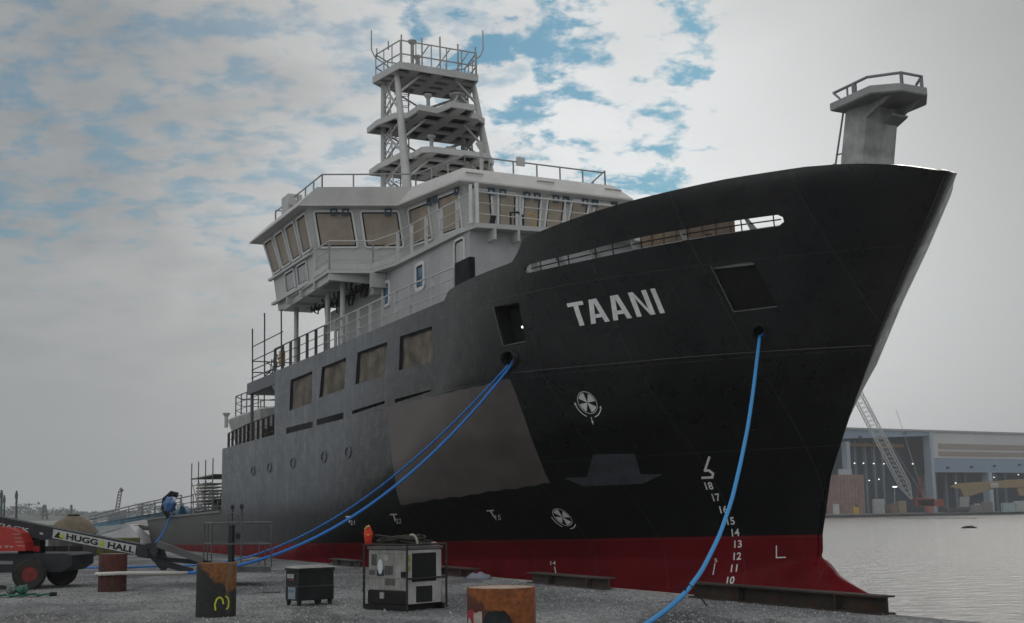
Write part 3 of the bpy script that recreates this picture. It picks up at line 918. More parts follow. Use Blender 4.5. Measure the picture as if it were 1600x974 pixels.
def framed(fmap, w, h, r, fr, name, mats, parent, out=.05, pane_in=.0, label=None):
    """a rounded frame with its pane; fmap(x, y, o) -> place, o outward"""
    o_, i_ = rounded(w, h, r), rounded(w - fr, h - fr, max(.02, r - fr))
    g = MB()
    g.loft([[fmap(x, y, 0) for x, y in o_], [fmap(x, y, out) for x, y in o_], [fmap(x, y, out) for x, y in i_], [fmap(x, y, pane_in) for x, y in i_]], 0, cap=False)
    i2 = rounded(w - fr - .05, h - fr - .05, max(.02, r - fr - .02)); q = len(i_)
    g.add([fmap(x, y, pane_in + .006) for x, y in i_] + [fmap(x, y, pane_in + .02) for x, y in i2], [(k, (k + 1) % q, q + (k + 1) % q, q + k) for k in range(q)], 2)
    g.add([fmap(x, y, pane_in + .004) for x, y in i2], [tuple(range(len(i2)))], 1)
    return ship(g, name, list(mats) + [M('window_rubber', (.018, .02, .022), .6, var=.2)], parent, label=label)


FRAMEW = M('window_frame_white', (.62, .63, .63), .45, var=.08)
for px, py, w, h in ((657, 432, .42, .5), (604, 460, .40, .5), (719, 404, .42, .66)):
    c = on_plane(px, py, t=4.935)
    framed(lambda x, y, o: (c[0] - x, c[1] + o, c[2] + y), w, h, .2, .13 if px != 719 else .07, 'cabin_window' if px != 719 else 'cabin_door', [FRAMEW, BLUEGL if px != 719 else GREY2], house, .05)
# pillars carrying the wing
for s, t, z0 in ((24.25, 6.05, D2), (20.5, 6.0, D2), (18.75, 6.02, D2), (24.25, -6.05, D2)):
    g = MB(); g.bar((s, t, z0), (s, t, 10.45), .095, 12); ship(g, 'pillar', GREY, house, smooth=40)
g = MB(); g.bar((30.85, 6.0, KN - .2), (30.85, 6.0, 7.65), .075, 10); ship(g, 'pillar', M('hull_grey', (0, 0, 0)), smooth=40)
# ventilator box aft of the house under the wing
g = MB(); g.box((22.4, 3.6, 9.45), (23.4, 4.9, 10.2)); ship(g, 'vent_box', GREY, house)
# cable bundles hanging under the wing
g = MB()
for i in range(26):
    s = 18.2 + i * .2; t = 5.2 + .5 * math.sin(i * .9); a = rng.uniform(.15, .55)
    g.tube([(s, t, 10.52), (s + .1, t + .05, 10.45 - a), (s + .28, t + .12, 10.4 - a * .7), (s + .42, t + .1, 10.5)], .03, 6)
g.tube([(18, 5.1, 10.4), (20, 5.4, 10.2), (22, 5.2, 10.3), (24, 5.5, 10.35)], .06, 6)
ship(g, 'cable_bundle', M('black_cable', (.015, .015, .015), .6), house)

# wheelhouse
RL = sym([(13.75, 3.55), (17.7, 4.25), (19.1, 7.62), (25.8, 7.6)])
RU = sym([(14.4, 3.1), (17.35, 3.8), (18.75, 7.02), (25.2, 7.0)])
Wt, Ws = inset(RL, .42), inset(RL, .80)
Wf = inset(RL, .92)
g = MB(); g.loft([at_z(Wf, 10.74), at_z(Ws, 11.78), at_z(Wt, 13.33)]); wheel = ship(g, 'wheelhouse', GREY)
g = MB(); g.loft([at_z(RL, 13.32), at_z(RL, 13.38), at_z(RU, 14.0), at_z(inset(RU, .1), 14.02)]); ship(g, 'bridge_roof', M('roof_grey', (.51, .505, .49), .5, var=.1, scale=.9, streak=.12), wheel)
# wing cabin bottom reaching below the bridge deck
wb = [(19.75, 5.2), (19.75, 6.65), (25.0, 6.62), (25.0, 5.2)]
g = MB(); g.loft([at_z([(s, t - .05) for s, t in wb], 10.42), at_z(wb, 10.78)]); ship(g, 'wing_underside', GREY, wheel)


def wall_windows(i0, spans, name='bridge_window', zb=0.06, zt=.95, lower=None):
    n = len(Wt); a, b = np.array((*Ws[i0], 11.78)), np.array((*Ws[(i0 + 1) % n], 11.78)); c, d = np.array((*Wt[(i0 + 1) % n], 13.33)), np.array((*Wt[i0], 13.33))
    up = ((c + d) - (a + b)) / 2; al = (b - a); nn = np.cross(al, up); nn /= np.linalg.norm(nn)
    ctr = np.array([18, 0, 12.5])
    if nn @ ((a + b) / 2 - ctr) < 0: nn = -nn
    for u0, u1 in spans:
        uc = (u0 + u1) / 2; vc = (zb + zt) / 2
        base = a + (b - a) * uc; topc = d + (c - d) * uc
        ctrp = base + (topc - base) * vc; ex = (b - a) / np.linalg.norm(b - a); ey = (topc - base); Ly = np.linalg.norm(ey); ey /= Ly
        w = (u1 - u0) / 2 * np.linalg.norm(b - a); h = (zt - zb) / 2 * Ly
        fm = lambda x, y, o: ctrp + ex * x + ey * y + nn * o
        framed(fm, w, h, .13, .075, name, [FRAMEW, TAN], wheel, .055)
    return a, b, c, d, nn


# index along RL: 0 fore stb, 1 side, 2 wing front, 3 wing end | 4..7 port
wall_windows(0, [(.06, .44), (.56, .94)])
wall_windows(1, [(.05, .47), (.53, .95)])
wall_windows(2, [(.02, .235), (.265, .48), (.51, .725), (.755, .97)])
wall_windows(7, [(.03 + i * .158, .03 + i * .158 + .140) for i in range(6)])
wall_windows(4, [(.03, .235), (.265, .48), (.51, .725), (.755, .97)]); wall_windows(5, [(.05, .47), (.53, .95)]); wall_windows(6, [(.06, .44), (.56, .94)])
# lower look-down windows in the wing end
for sc in (21.2, 22.75):
    f = lambda x, y, o, sc=sc: (sc - x, 6.715 + .115 * (y + .42) + o, 11.22 + y)
    framed(f, .62, .42, .1, .06, 'wing_window', [FRAMEW, M('pale_window_film', (.30, .31, .33), .3, var=.1)], wheel, .05)
# ledges and rub rails round the wing end, taped sensors under the roof
g = MB(); g.beam((19.9, 6.88, 11.72), (25.3, 6.88, 11.72), .12, .09); g.beam((19.6, 6.75, 10.72), (25.2, 6.75, 10.72), .14, .1); g.beam((19.9, 6.72, 11.0 - .28), (19.9, 5.0, 10.72), .1, .1)
ship(g, 'wing_ledge', GREY, wheel)
TAPE = M('blue_masking_tape', (.035, .075, .12), .6, var=.3)
n = len(RL)
Pm = inset(RL, .40)
for i0, us in ((7, (.04, .17, .235, .36, .425, .545, .61, .76, .83, .94)), (0, (.1, .45, .55)), (1, (.16, .60, .72))):
    a, b = np.array(Pm[i0]), np.array(Pm[(i0 + 1) % n]); d = (b - a) / np.linalg.norm(b - a); nn = np.array([d[1], -d[0]])
    if nn @ ((a + b) / 2 - np.array([18, 0])) < 0: nn = -nn
    for u in us:
        c = a + (b - a) * u; g = MB(); k = .13
        for x0, x1, z0, z1 in ((-k, k, .07, .13), (-k, k, -.13, -.07), (-k, -k + .06, -.07, .07), (k - .06, k, -.07, .07)):
            p0 = c + d * x0 + nn * .01; p1 = c + d * x1 + nn * .01
            g.loft([[(*p0, 13.16 + z0), (*p1, 13.16 + z0), (*p1, 13.16 + z1), (*p0, 13.16 + z1)], [(*(q + nn * .03), 13.16 + z) for q, z in ((p0, z0), (p1, z0), (p1, z1), (p0, z1))]])
        ship(g, 'taped_fitting', TAPE, wheel)
# grab rails on the fascia
g = MB()
for u in (.1, .5, .9):
    a, b = np.array(RL[7]), np.array(RL[0]); c = a + (b - a) * u; c2 = np.array([14.08, c[1]])
    g.beam((14.0, c[1] - .35, 13.72), (14.0, c[1] + .35, 13.72), .05, .05)
ship(g, 'grab_rail', M('grab_rail_grey', (.30, .29, .27), .5), wheel)


def railing(pts, h=1.0, nr=3, sp=1.1, name='railing', m=RAIL, parent=None, flat=True, post_r=.03, base=0.0):
    g = MB(); P = [np.array(p, float) for p in pts]
    for k in range(nr):
        z = h * (k + 1) / nr; r = .03 if k == nr - 1 else .018
        for a, b in zip(P[:-1], P[1:]): g.bar(a + (0, 0, z), b + (0, 0, z), r, 6)
    for a, b in zip(P[:-1], P[1:]):
        L = np.linalg.norm(b - a); n = max(1, round(L / sp)); d = (b - a) / L
        for i in range(n + 1):
            c = a + (b - a) * i / n
            if flat: g.beam(c + (0, 0, base), c + (0, 0, h - .01), .022, .12, up=tuple(np.cross(d, (0, 0, 1))))
            else: g.bar(c + (0, 0, base), c + (0, 0, h - .01), post_r, 6)
    return ship(g, name, m, parent)


railing([(8.95, 5.95, D2), (12, 6.13, D2), (20.4, 6.13, D2)], 1.02, 3, 1.25)
railing([(20.4, 6.13, D2), (26.9, 6.13, D2)], 1.02, 3, 1.1, m=DARKRAIL)
railing([(8.95, -5.95, D2), (12, -6.13, D2), (30.9, -6.13, D2)], 1.02, 3, 1.25)
railing([(9.8, 4.88, 10.75), (15.7, 5.06, 10.75)], 1.05, 3, 1.15, parent=house)
railing([(15.7, 5.06, 10.75), (17.25, 5.4, 10.75), (17.8, 6.86, 10.75), (19.4, 6.86, 10.75)], 1.02, 3, 1.7, parent=house, flat=False)
railing([(9.8, 4.88, 10.75), (9.75, 0, 10.75), (9.8, -4.88, 10.75)], 1.05, 3, 1.6, parent=house, flat=False)
railing([(9.8, -4.88, 10.75), (15.7, -5.06, 10.75), (17.8, -6.86, 10.75), (24.4, -6.6, 10.75)], 1.02, 3, 1.7, parent=house, flat=False)
g = MB(); g.beam((9.72, 4.82, 10.75), (9.72, 4.82, 12.05), .1, .1); g.beam((9.78, 5.0, 10.75), (9.78, 5.0, 12.0), .08, .08); ship(g, 'corner_post', FRAMEW, house)
g = MB()
for a, b in (((15.74, 5.12), (17.3, 5.45)), ((17.3, 5.45), (17.85, 6.92)), ((17.85, 6.92), (19.6, 6.86))): g.beam((*a, 10.83), (*b, 10.83), .02, .2)
ship(g, 'toe_board', GREY, house)
RR = inset(RU, .25)
rr = [(s, t, 14.0) for s, t in RR]
rails = [rr[7], rr[0], rr[1], rr[2], rr[3]]
railing(rails, .55, 1, 1.0, name='roof_railing', parent=wheel, flat=False, m=M('roof_rail', (.26, .27, .275), .5))
railing([rr[3], rr[4], rr[5], rr[6], rr[7]], .62, 1, 1.6, name='roof_railing', parent=wheel, flat=False, m=M('roof_rail', (0, 0, 0)))
g = MB(); g.box((14.62, .5, 14.42), (14.70, .82, 14.74)); ship(g, 'rail_junction_box', GREY, wheel)
g = MB(); g.lathe([(.075, 0), (.075, 1.5), (.09, 1.52), (.21, 1.72), (.22, 1.76), (.0, 1.77)], (16.6, 1.3, 14.0), 20); ship(g, 'antenna_base', GREY, wheel, smooth=40)
# searchlight cabinet at the wing tip of the roof
g = MB(); g.bevbox((22.6, 6.35, 14.02), (23.5, 6.95, 14.75), .04); g.bar((22.55, 6.7, 14.4), (22.3, 6.85, 14.35), .16, 12); ship(g, 'searchlight_cabinet', GREY, wheel)
g = MB(); g.tube([(10.2, 3.4, 10.75), (10.2, 3.4, 11.35), (10.25, 3.1, 11.4), (10.3, 2.9, 11.3), (10.3, 2.9, 10.8)], .04, 6); g.tube([(10.1, 2.6, 10.75), (10.1, 2.6, 11.3), (10.1, 2.8, 11.35)], .03, 6, 1); g.bar((10.0, 4.2, 10.75), (10.0, 4.1, 11.15), .09, 8)
ship(g, 'hose_standpipe', [M('black_cable', (0, 0, 0)), M('yellow_fitting', (.45, .26, .02), .5)], house)
g = MB(); g.bevbox((7.7, 5.86, 8.3), (8.75, 6.06, 9.2), .03); ship(g, 'bulwark_locker', M('locker_black', (.006, .007, .010), .7))

# lattice mast on the wheelhouse roof
g = MB()
FB, FT = (21.85, 2.05, 14.0), (23.75, 1.82, 20.95)
BB, BT = (25.1, 1.95, 14.0), (25.1, 1.9, 20.95)
def fl(z, sd=1): k = (z - 14) / 6.95; return np.array([FB[0] + (FT[0] - FB[0]) * k, sd * (FB[1] + (FT[1] - FB[1]) * k), z])
def bl(z, sd=1): k = (z - 14) / 6.95; return np.array([BB[0], sd * (BB[1] + (BT[1] - BB[1]) * k), z])
for sd in (1, -1):
    g.bar(fl(14, sd), fl(20.8, sd), .23, 14, r2=.12); g.bar(bl(14, sd), bl(20.8, sd), .12, 12)
for z0, z1 in ((14.1, 16.7), (17.0, 18.6), (19.0, 20.8)):
    for sd in (1, -1):
        g.bar(fl(z0, sd), bl(z1, sd), .055, 8); g.bar(bl(z0 + .2, sd), fl((z0 + z1) / 2, sd), .045, 8); g.bar(fl(z1, sd), bl(z1 - .5, sd), .055, 8)
        g.bar(fl(z1 - .9, sd), (fl(z1 + .05, sd) + np.array([-.3, -sd * 1.0, 0])), .06, 8)
    g.bar(bl(z0, 1), bl(z1, -1), .06, 8)
    for sd in (1, -1):
        for k in range(4):
            za, zb2 = z0 + (z1 - z0) * k / 4, z0 + (z1 - z0) * (k + 1) / 4
            g.bar(fl(za, sd) * .45 + bl(za, sd) * .55, bl(zb2, sd), .028, 6); g.bar(bl(za, sd), fl(zb2, sd) * .45 + bl(zb2, sd) * .55, .028, 6)
        g.bar(fl(z0, sd) * .45 + bl(z0, sd) * .55, fl(z1, sd) * .45 + bl(z1, sd) * .55, .03, 6)
    g.bar(bl(z0, -1), bl(z1, 1), .045, 6)
g.bar(fl(14.6, 1), (22.6, .5, 16.0), .13, 10); g.bar(fl(14.6, -1), (22.6, -.5, 16.0), .13, 10)
mast = ship(g, 'mast', GREY, smooth=50)


def platform(poly, z, th, name='platform', grid=True):
    g = MB(); I = inset(poly, .10)
    lo, hi = z, z + th
    g.loft([at_z(poly, lo), at_z(poly, hi)], 0, cap=False)
    g.loft([at_z(I, lo), at_z(I, hi)], 0, cap=False)
    n = len(poly)
    for zz in (lo, hi):
        g.add(at_z(poly, zz) + at_z(I, zz), [(i, (i + 1) % n, n + (i + 1) % n, n + i) for i in range(n)])
    g.add(at_z(I, hi - .05), [tuple(range(n))], 1)
    ss = [p[0] for p in I]; ts = [p[1] for p in I]; s0, s1, t0, t1 = min(ss), max(ss), min(ts), max(ts)
    # beams under the plate
    def inside(s, t):
        c = False
        for (x1, y1), (x2, y2) in zip(I, I[1:] + I[:1]):
            if (y1 > t) != (y2 > t) and s < (x2 - x1) * (t - y1) / (y2 - y1) + x1: c = not c
        return c
    def chord(fixed, axis):
        lo_, hi_ = None, None
        rngv = np.linspace(s0 if axis == 0 else t0, s1 if axis == 0 else t1, 160)
        for v in rngv:
            if inside(*((v, fixed) if axis == 0 else (fixed, v))):
                lo_ = v if lo_ is None else lo_; hi_ = v
        return lo_, hi_
    for t in np.linspace(t0, t1, 5)[1:-1]:
        a, b = chord(t, 0)
        if a is not None: g.beam((a, t, lo + .07), (b, t, lo + .07), .42, th * .45)
    for s in np.linspace(s0, s1, 5)[1:-1]:
        a, b = chord(s, 1)
        if a is not None: g.beam((s, a, lo + .071), (s, b, lo + .071), .34, th * .4)
    return ship(g, name, [GREY, M('grating_dark', (.06, .06, .062), .8)], mast)


P3 = [(22.9, 2.05), (25.1, 2.42), (25.7, 1.6), (25.7, -1.5), (25.1, -2.1), (23.0, -1.72)]
P2_ = [(23.2, 2.15), (24.4, 2.5), (25.6, 2.5), (25.6, -2.5), (24.4, -2.3), (22.4, -1.7), (21.9, -1.1), (21.9, -.75), (20.95, -.55), (20.95, .55), (21.9, .75), (21.8, 1.62), (23.0, 1.66)]
P1_ = [(22.75, 2.15), (24.6, 2.4), (25.6, 2.4), (25.6, -2.4), (24.6, -2.3), (22.0, -1.9), (21.35, -1.3), (21.35, 1.3), (21.6, 1.62), (22.5, 1.66)]
platform(P3, 20.80, .30); platform(P2_, 18.66, .25); platform(P1_, 16.76, .25)
# top railing with its struts and rods
g = MB()
rp = [(23.0, 1.95), (25.0, 2.3), (25.6, 1.5), (25.6, -1.4), (25.0, -2.0), (23.05, -1.66), (23.0, 1.95)]
for z in (21.5, 22.1):
    for a, b in zip(rp[:-1], rp[1:]): g.bar((*a, z), (*b, z), .032, 6)
for a, b in zip(rp[:-1], rp[1:]):
    a, b = np.array(a), np.array(b); n_ = max(1, int(round(np.linalg.norm(b - a) / .75)))
    for i in range(n_): c = a + (b - a) * i / n_; g.bar((*c, 21.08), (*c, 22.1), .025, 6)
for t in (1.3, .3, -.6): g.bar((23.0, t, 21.08), (23.0, t - .7, 22.1), .03, 6)
for t in (1.9, .95, .1, -.75, -1.6): g.bar((23.0, t, 21.08), (23.0, t, 22.35 + .2 * (abs(t) < .5)), .035, 6)
for a in ((25.0, 2.1), (23.05, -1.6)):
    sd = 1 if a[1] > 0 else -1
    g.tube([(a[0] - .3 * sd, a[1] - .3 * sd, 21.5), (a[0], a[1] + .25 * sd, 22.0), (a[0], a[1] + .4 * sd, 22.3), (a[0], a[1] + .4 * sd, 23.2)], .03, 6)
for a in ((25.0, 2.25), (24.0, 2.1), (25.5, 0), (25.5, -1.3)): g.bar((*a, 22.0), (*a, 22.4), .03, 6)
ship(g, 'top_railing', M('mast_rail', (.33, .335, .33), .5), mast)
def pedestal(s, t, z, h, r=.11, cap=.24):
    g = MB(); g.lathe([(r, 0), (r, h - .2), (r * 1.1, h - .18), (cap, h - .05), (cap, h), (0, h)], (s, t, z), 14); ship(g, 'antenna_pedestal', M('mast_rail', (0, 0, 0)), mast, smooth=40)
pedestal(24.2, .9, 21.08, 1.6, .08, .2); pedestal(22.5, .9, 18.9, .75, .08, .18); pedestal(22.2, .9, 17.0, .75, .08, .18); pedestal(24.6, .5, 21.08, 1.1, .08, .18)
g = MB(); g.lathe([(.12, 0), (.09, .3), (.33, .5), (.35, .56), (0, .56)], (21.5, 0, 18.9), 8)
for a in range(4): g.bar((21.4 + .4 * math.cos(a * 1.57 + .8), .45 * math.sin(a * 1.57 + .8), 18.95), (21.4 + .1 * math.cos(a * 1.57 + .8), .1 * math.sin(a * 1.57 + .8), 19.35), .04, 6)
ship(g, 'radar_pedestal', M('mast_rail', (0, 0, 0)), mast)
g = MB(); g.box((21.5, .1, 17.05), (21.9, .5, 17.15)); ship(g, 'antenna_plate', M('mast_rail', (0, 0, 0)), mast)
g = MB()
for z0, z1 in ((14.1, 17.6), (17.0, 19.6), (19.0, 21.9)):
    for t in (1.25, .85): g.bar((24.8, t, z0), (24.8, t, z1), .028, 6)
    for k in range(int((z1 - z0) / .3)): g.bar((24.8, 1.25, z0 + .2 + k * .3), (24.8, .85, z0 + .2 + k * .3), .018, 5)
    for k in range(4):
        z = z0 + 1.0 + k * .45
        g.tube([(24.8 + .0, 1.3, z), (25.1, 1.4, z), (25.25, 1.05, z), (25.1, .7, z), (24.8, .8, z)], .018, 5)
ship(g, 'ladder', M('mast_rail', (0, 0, 0)), mast)
for zb, pl, a0, a1 in () and ((18.96, P2_, 0, 2), (17.06, P1_, 0, 2), (18.96, P2_, 4, 5), (17.06, P1_, 4, 5)):
    for (a, b) in zip(pl[a0:a1], pl[a0 + 1:a1 + 1]):
        a, b = np.array(a) * (1, .96), np.array(b) * (1, .96)
        for z in (.35, .7): g.bar((*a, zb + z), (*b, zb + z), .025, 6)
        for i in range(4): c = a + (b - a) * i / 3; g.bar((*c, zb), (*c, zb + .7), .025, 6)

# foremast
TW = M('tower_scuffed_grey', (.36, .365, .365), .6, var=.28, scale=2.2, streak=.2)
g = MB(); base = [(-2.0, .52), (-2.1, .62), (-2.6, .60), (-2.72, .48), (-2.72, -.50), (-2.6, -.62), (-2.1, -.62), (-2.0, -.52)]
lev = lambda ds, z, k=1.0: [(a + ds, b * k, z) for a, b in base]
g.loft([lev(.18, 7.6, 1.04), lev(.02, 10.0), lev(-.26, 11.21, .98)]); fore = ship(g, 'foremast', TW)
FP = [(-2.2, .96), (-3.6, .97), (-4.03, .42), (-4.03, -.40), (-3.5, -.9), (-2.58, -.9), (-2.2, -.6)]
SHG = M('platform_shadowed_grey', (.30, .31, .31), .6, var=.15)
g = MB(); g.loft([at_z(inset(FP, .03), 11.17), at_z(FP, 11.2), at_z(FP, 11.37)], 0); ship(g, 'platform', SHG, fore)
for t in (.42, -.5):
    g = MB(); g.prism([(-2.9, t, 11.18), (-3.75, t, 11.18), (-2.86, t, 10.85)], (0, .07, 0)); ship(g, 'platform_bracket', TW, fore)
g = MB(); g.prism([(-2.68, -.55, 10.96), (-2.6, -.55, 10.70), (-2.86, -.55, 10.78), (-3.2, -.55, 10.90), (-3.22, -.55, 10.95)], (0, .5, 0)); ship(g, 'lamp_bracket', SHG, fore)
g = MB(); ring = [(-2.0, .64), (-3.21, .66), (-3.78, .13), (-3.78, -.52), (-3.3, -.82)]
for a, b in zip(ring[:-1], ring[1:]): g.bar((*a, 11.75), (*b, 11.75), .035, 8)
g.bar((-2.0, .64, 11.75), (-2.3, .75, 11.52), .03, 8); g.bar((-2.3, .75, 11.52), (-2.45, .8, 11.37), .03, 8)
for a, w_ in (((-2.5, .65), .035), ((-2.75, .655), .09), ((-3.78, .13), .06), ((-3.76, -.52), .06)): g.beam((*a, 11.35), (*a, 11.74), w_, w_)
ship(g, 'platform_railing', M('foremast_rail', (.20, .205, .21), .5), fore)
g = MB()
for o in (0, .36): g.tube([(-1.78, .62 - o, 7.6), (-1.86, .62 - o, 9.9), (-2.2, .55 - o, 11.2)], .026, 6)
for k in range(8): g.bar((-1.79, .62, 7.9 + k * .3), (-1.79, .26, 7.9 + k * .3), .014, 5)
g.bar((-1.9, .6, 10.2), (-2.1, .55, 10.2), .02, 5)
ship(g, 'ladder', M('foremast_rail', (0, 0, 0)), fore)
# bulwark stays and a winch seen through the mooring slot
for s in (-1.2, .2, 1.4, 2.5, 3.6, 4.5):
    for sd in (1, -1):
        g = MB(); z0, z1 = 7.6, 8.8; b0, b1 = half(s, z0) - .1, half(s, z1) - .1
        g.prism([(s, sd * b0, z0), (s, sd * b1, z1), (s, sd * (b0 - .55), z0)], (.03, 0, 0)); ship(g, 'bulwark_stay', GREY2)
g = MB(); g.bar((1.8, .2, 8.3), (1.8, 2.2, 8.3), .35, 18); g.box((1.3, .1, 7.6), (2.3, .3, 8.8)); g.box((1.3, 2.1, 7.6), (2.3, 2.3, 8.8)); g.box((3.2, 1.0, 7.6), (4.2, 2.6, 8.5)); ship(g, 'anchor_windlass', M('windlass_brown', (.12, .085, .06), .6, var=.3))
SLOT = [(824, 420.2), (868, 410.1), (930, 396), (1011, 378), (1080, 365.7), (1150, 354.2), (1219, 345)]
g = MB(); g.tube([hull_hit(x, y, -.13) for x, y in SLOT], .017, 6)
for x, y0, y1 in ((838, 408, 426), (866, 402, 419), (882, 398, 416), (925, 388, 406), (952, 381, 400), (997, 371, 391), (1070, 357, 378), (1155, 343, 364), (1206, 335, 357)):
    g.bar(hull_hit(x, y0, -.14), hull_hit(x + 2.5, y1, -.14), .016, 6)
ship(g, 'slot_rail', M('slot_rail_black', (.02, .02, .02), .5))
g = MB(); g.box((.5, 1.95, 7.6), (4.7, 2.05, 9.75))  # brown screen added to block the sky seen through the slot
for k in range(7): g.box((.55 + k * .6, 2.05, 7.6), (.63 + k * .6, 2.1, 9.75))
ship(g, 'slot_screen', M('screen_brown', (.17, .125, .09), .8, var=.3, scale=1.5, streak=.3))
# aft structures above the main deck: winch cab with its little rail
g = MB(); c0 = [(39.0, 4.6), (37.6, 5.2), (32.2, 5.2), (31.0, 4.6), (31.0, 2.2), (39.0, 2.2)]
grow = lambda k: [(35.0 + (s - 35.0) * k, 3.6 + (t - 3.6) * k) for s, t in c0]
g.loft([at_z(grow(.8), 1.9), at_z(grow(.82), 5.5), at_z(grow(1.04), 6.95), at_z(grow(1.06), 7.1), at_z(grow(.98), 7.2)])
cab = ship(g, 'control_cab', M('cab_grey', (.36, .362, .36), .5, var=.2, streak=.3))
cr = [(38.6, 4.4, 7.2), (37.4, 5.0, 7.2), (32.4, 5.0, 7.2), (31.3, 4.4, 7.2), (31.3, 2.4, 7.2), (38.6, 2.4, 7.2), (38.6, 4.4, 7.2)]
railing(cr, 1.05, 3, 1.1, name='cab_railing', parent=cab, flat=False, m=DARKRAIL)
g = MB(); g.lathe([(.1, 0), (.1, .55), (.2, .7), (.2, .74), (0, .74)], (39.6, 4.9, 6.9), 12); ship(g, 'vent', GREY2, cab)
railing([(26.5, 6.05, 5.35), (31.2, 6.05, 5.3), (34.6, 6.05, 5.15)], 1.05, 3, .75, m=M('dark_rail', (.05, .045, .042), .6, var=.3))
g = MB()
for i in range(10):
    s = 28.9 + i * .42; h = rng.uniform(.5, 1.1); g.box((s, 4.9, 5.12), (s + .16, 5.2, 5.2 + h))
ship(g, 'grating_stack', M('grating_brown', (.06, .05, .042), .8, var=.4))
# rails and posts on the low work deck
railing([(35.2, 5.95, 2.5), (39.5, 5.95, 2.5)], 1.05, 3, .8, flat=False, m=DARKRAIL)
g = MB(); g.tube([(39.4, 5.4, 2.5), (37.4, 5.4, 4.5), (36.8, 5.4, 5.0), (35.1, 5.4, 5.15)], .035, 6); g.tube([(38.6, 4.6, 1.9), (36.4, 4.6, 4.6), (35.1, 4.6, 5.1)], .04, 6)
g.bar((36.9, 5.4, 1.9), (36.9, 5.4, 5.0), .1, 8); g.bar((35.7, 5.4, 1.9), (35.7, 5.4, 5.0), .07, 8)
ship(g, 'stair_rail', DARKRAIL)
g = MB(); g.box((38.5, 2.5, 1.9), (41, 4.8, 2.8)); g.bar((41.5, 3, 2.6), (41.5, 5, 2.6), .6, 16); ship(g, 'deck_winch', M('winch_grey', (.09, .085, .08), .7, var=.3))
# bulwark cap along the work deck
for sd in (1, -1):
    g = MB(); pts = [(s, sd * (float(half(s, 2.54)) - .04), 2.56) for s in np.linspace(35.0, 54.0, 20)]
    for a, b in zip(pts[:-1], pts[1:]): g.beam(a, b, .28, .10)
    ship(g, 'bulwark_cap', M('cap_grey', (.16, .16, .158), .6, var=.25))

# ------------------------------------------------------------------ scaffolds, bundle and gangway on the ship (things of their own)
def scaffold_bits(name, label, cat, s0, s1, t0, t1, z0, lifts, h, ext, m, group=None, diag=True, boards=True, nx=2):
    root = empty(name, label, cat, mat=SHIP @ Matrix.Translation((s0, t0, z0)), group=group)
    base = np.array((s0, t0, z0))
    def part(mb, nm, mm):
        mb.v = [tuple(np.array(v) - base) for v in mb.v]; return mb.build(nm, mm, root)
    xs = np.linspace(s0, s1, nx + 1)
    for t in (t0, t1):
        for i, x in enumerate(xs):
            g = MB(); g.bar((x, t, z0), (x + .03 * (i - 1), t, z0 + lifts * h + ext * (1 if t == t0 else .5)), .03, 8); part(g, 'standard', m)
    g = MB()
    for k in range(lifts + 1):
        z = z0 + .12 + k * h
        for t in (t0, t1): g.bar((s0 - .2, t, z), (s1 + .2, t, z), .026, 6)
        for x in xs: g.bar((x, t0, z + .05), (x, t1, z + .05), .026, 6)
        if k < lifts:
            for zz in (.5, 1.0):
                g.bar((s0, t0, z + zz * .9), (s1, t0, z + zz * .9), .02, 6); g.bar((s0, t1, z + zz * .9), (s1, t1, z + zz * .9), .02, 6)
    part(g, 'ledger', m)
    if diag:
        for k in range(lifts):
            for i in range(nx):
                g = MB(); g.bar((xs[i], t0, z0 + k * h), (xs[i + 1], t0, z0 + (k + 1) * h), .022, 6); part(g, 'brace', m)
                g = MB(); g.bar((xs[i + 1], t1, z0 + k * h), (xs[i], t1, z0 + (k + 1) * h), .022, 6); part(g, 'brace', m)
    if boards:
        for k in range(1, lifts + 1):
            g = MB(); g.box((s0, min(t0, t1), z0 + k * h + .13), (s1, max(t0, t1), z0 + k * h + .18)); part(g, 'platform', M('scaffold_board', (.12, .105, .085), .8, var=.3))
    return root


def scaffold_run():
    root = empty('scaffold_guardrail', 'tube scaffold guardrail with tall uprights on the overhanging aft corner of the upper deck', 'scaffold', mat=SHIP @ Matrix.Translation((30.8, 6.0, D2)))
    b = np.array((30.8, 6.0, D2)); m = M('scaffold_tube_dark', (.075, .075, .08), .5, .4, var=.3)
    def part(mb, nm, mm): mb.v = [tuple(np.array(v) - b) for v in mb.v]; return mb.build(nm, mm, root)
    for x, tt, hh in ((30.8, 6.0, 2.5), (28.9, 6.0, 2.9), (26.4, 6.0, 2.6)):
        g = MB(); g.bar((x, tt, D2), (x + (.12 if x < 30 else .15), tt, D2 + hh), .032, 8); part(g, 'standard', m)
    g = MB()
    for z in (.25, .6, 1.02, 1.65): g.bar((30.9, 6.02, D2 + z), (26.2, 6.02, D2 + z * 1.0), .026, 6)
    for z in (.5, 1.0): g.bar((30.8, 6.0, D2 + z), (30.8, -5.5, D2 + z), .026, 6)
    part(g, 'ledger', m)
    g = MB()
    for i in range(4): g.tube([(30.6 - i * .5, 5.6, D2 + .2 + .1 * i), (29.7 - i * .5, 5.5, D2 + .5), (29.2 - i * .3, 5.6, D2 + .9)], .024, 6)
    g.bar((30.4, 5.3, D2 + .15), (28.4, 5.6, D2 + 1.0), .025, 6); g.bar((28.4, 5.3, D2 + .15), (30.4, 5.6, D2 + 1.0), .025, 6)
    part(g, 'brace', m)
    g = MB(); g.box((27.2, 5.6, D2 + .35), (27.45, 5.8, D2 + 1.0)); part(g, 'yellow_panel', M('safety_yellow', (.5, .33, .02), .5, var=.2))


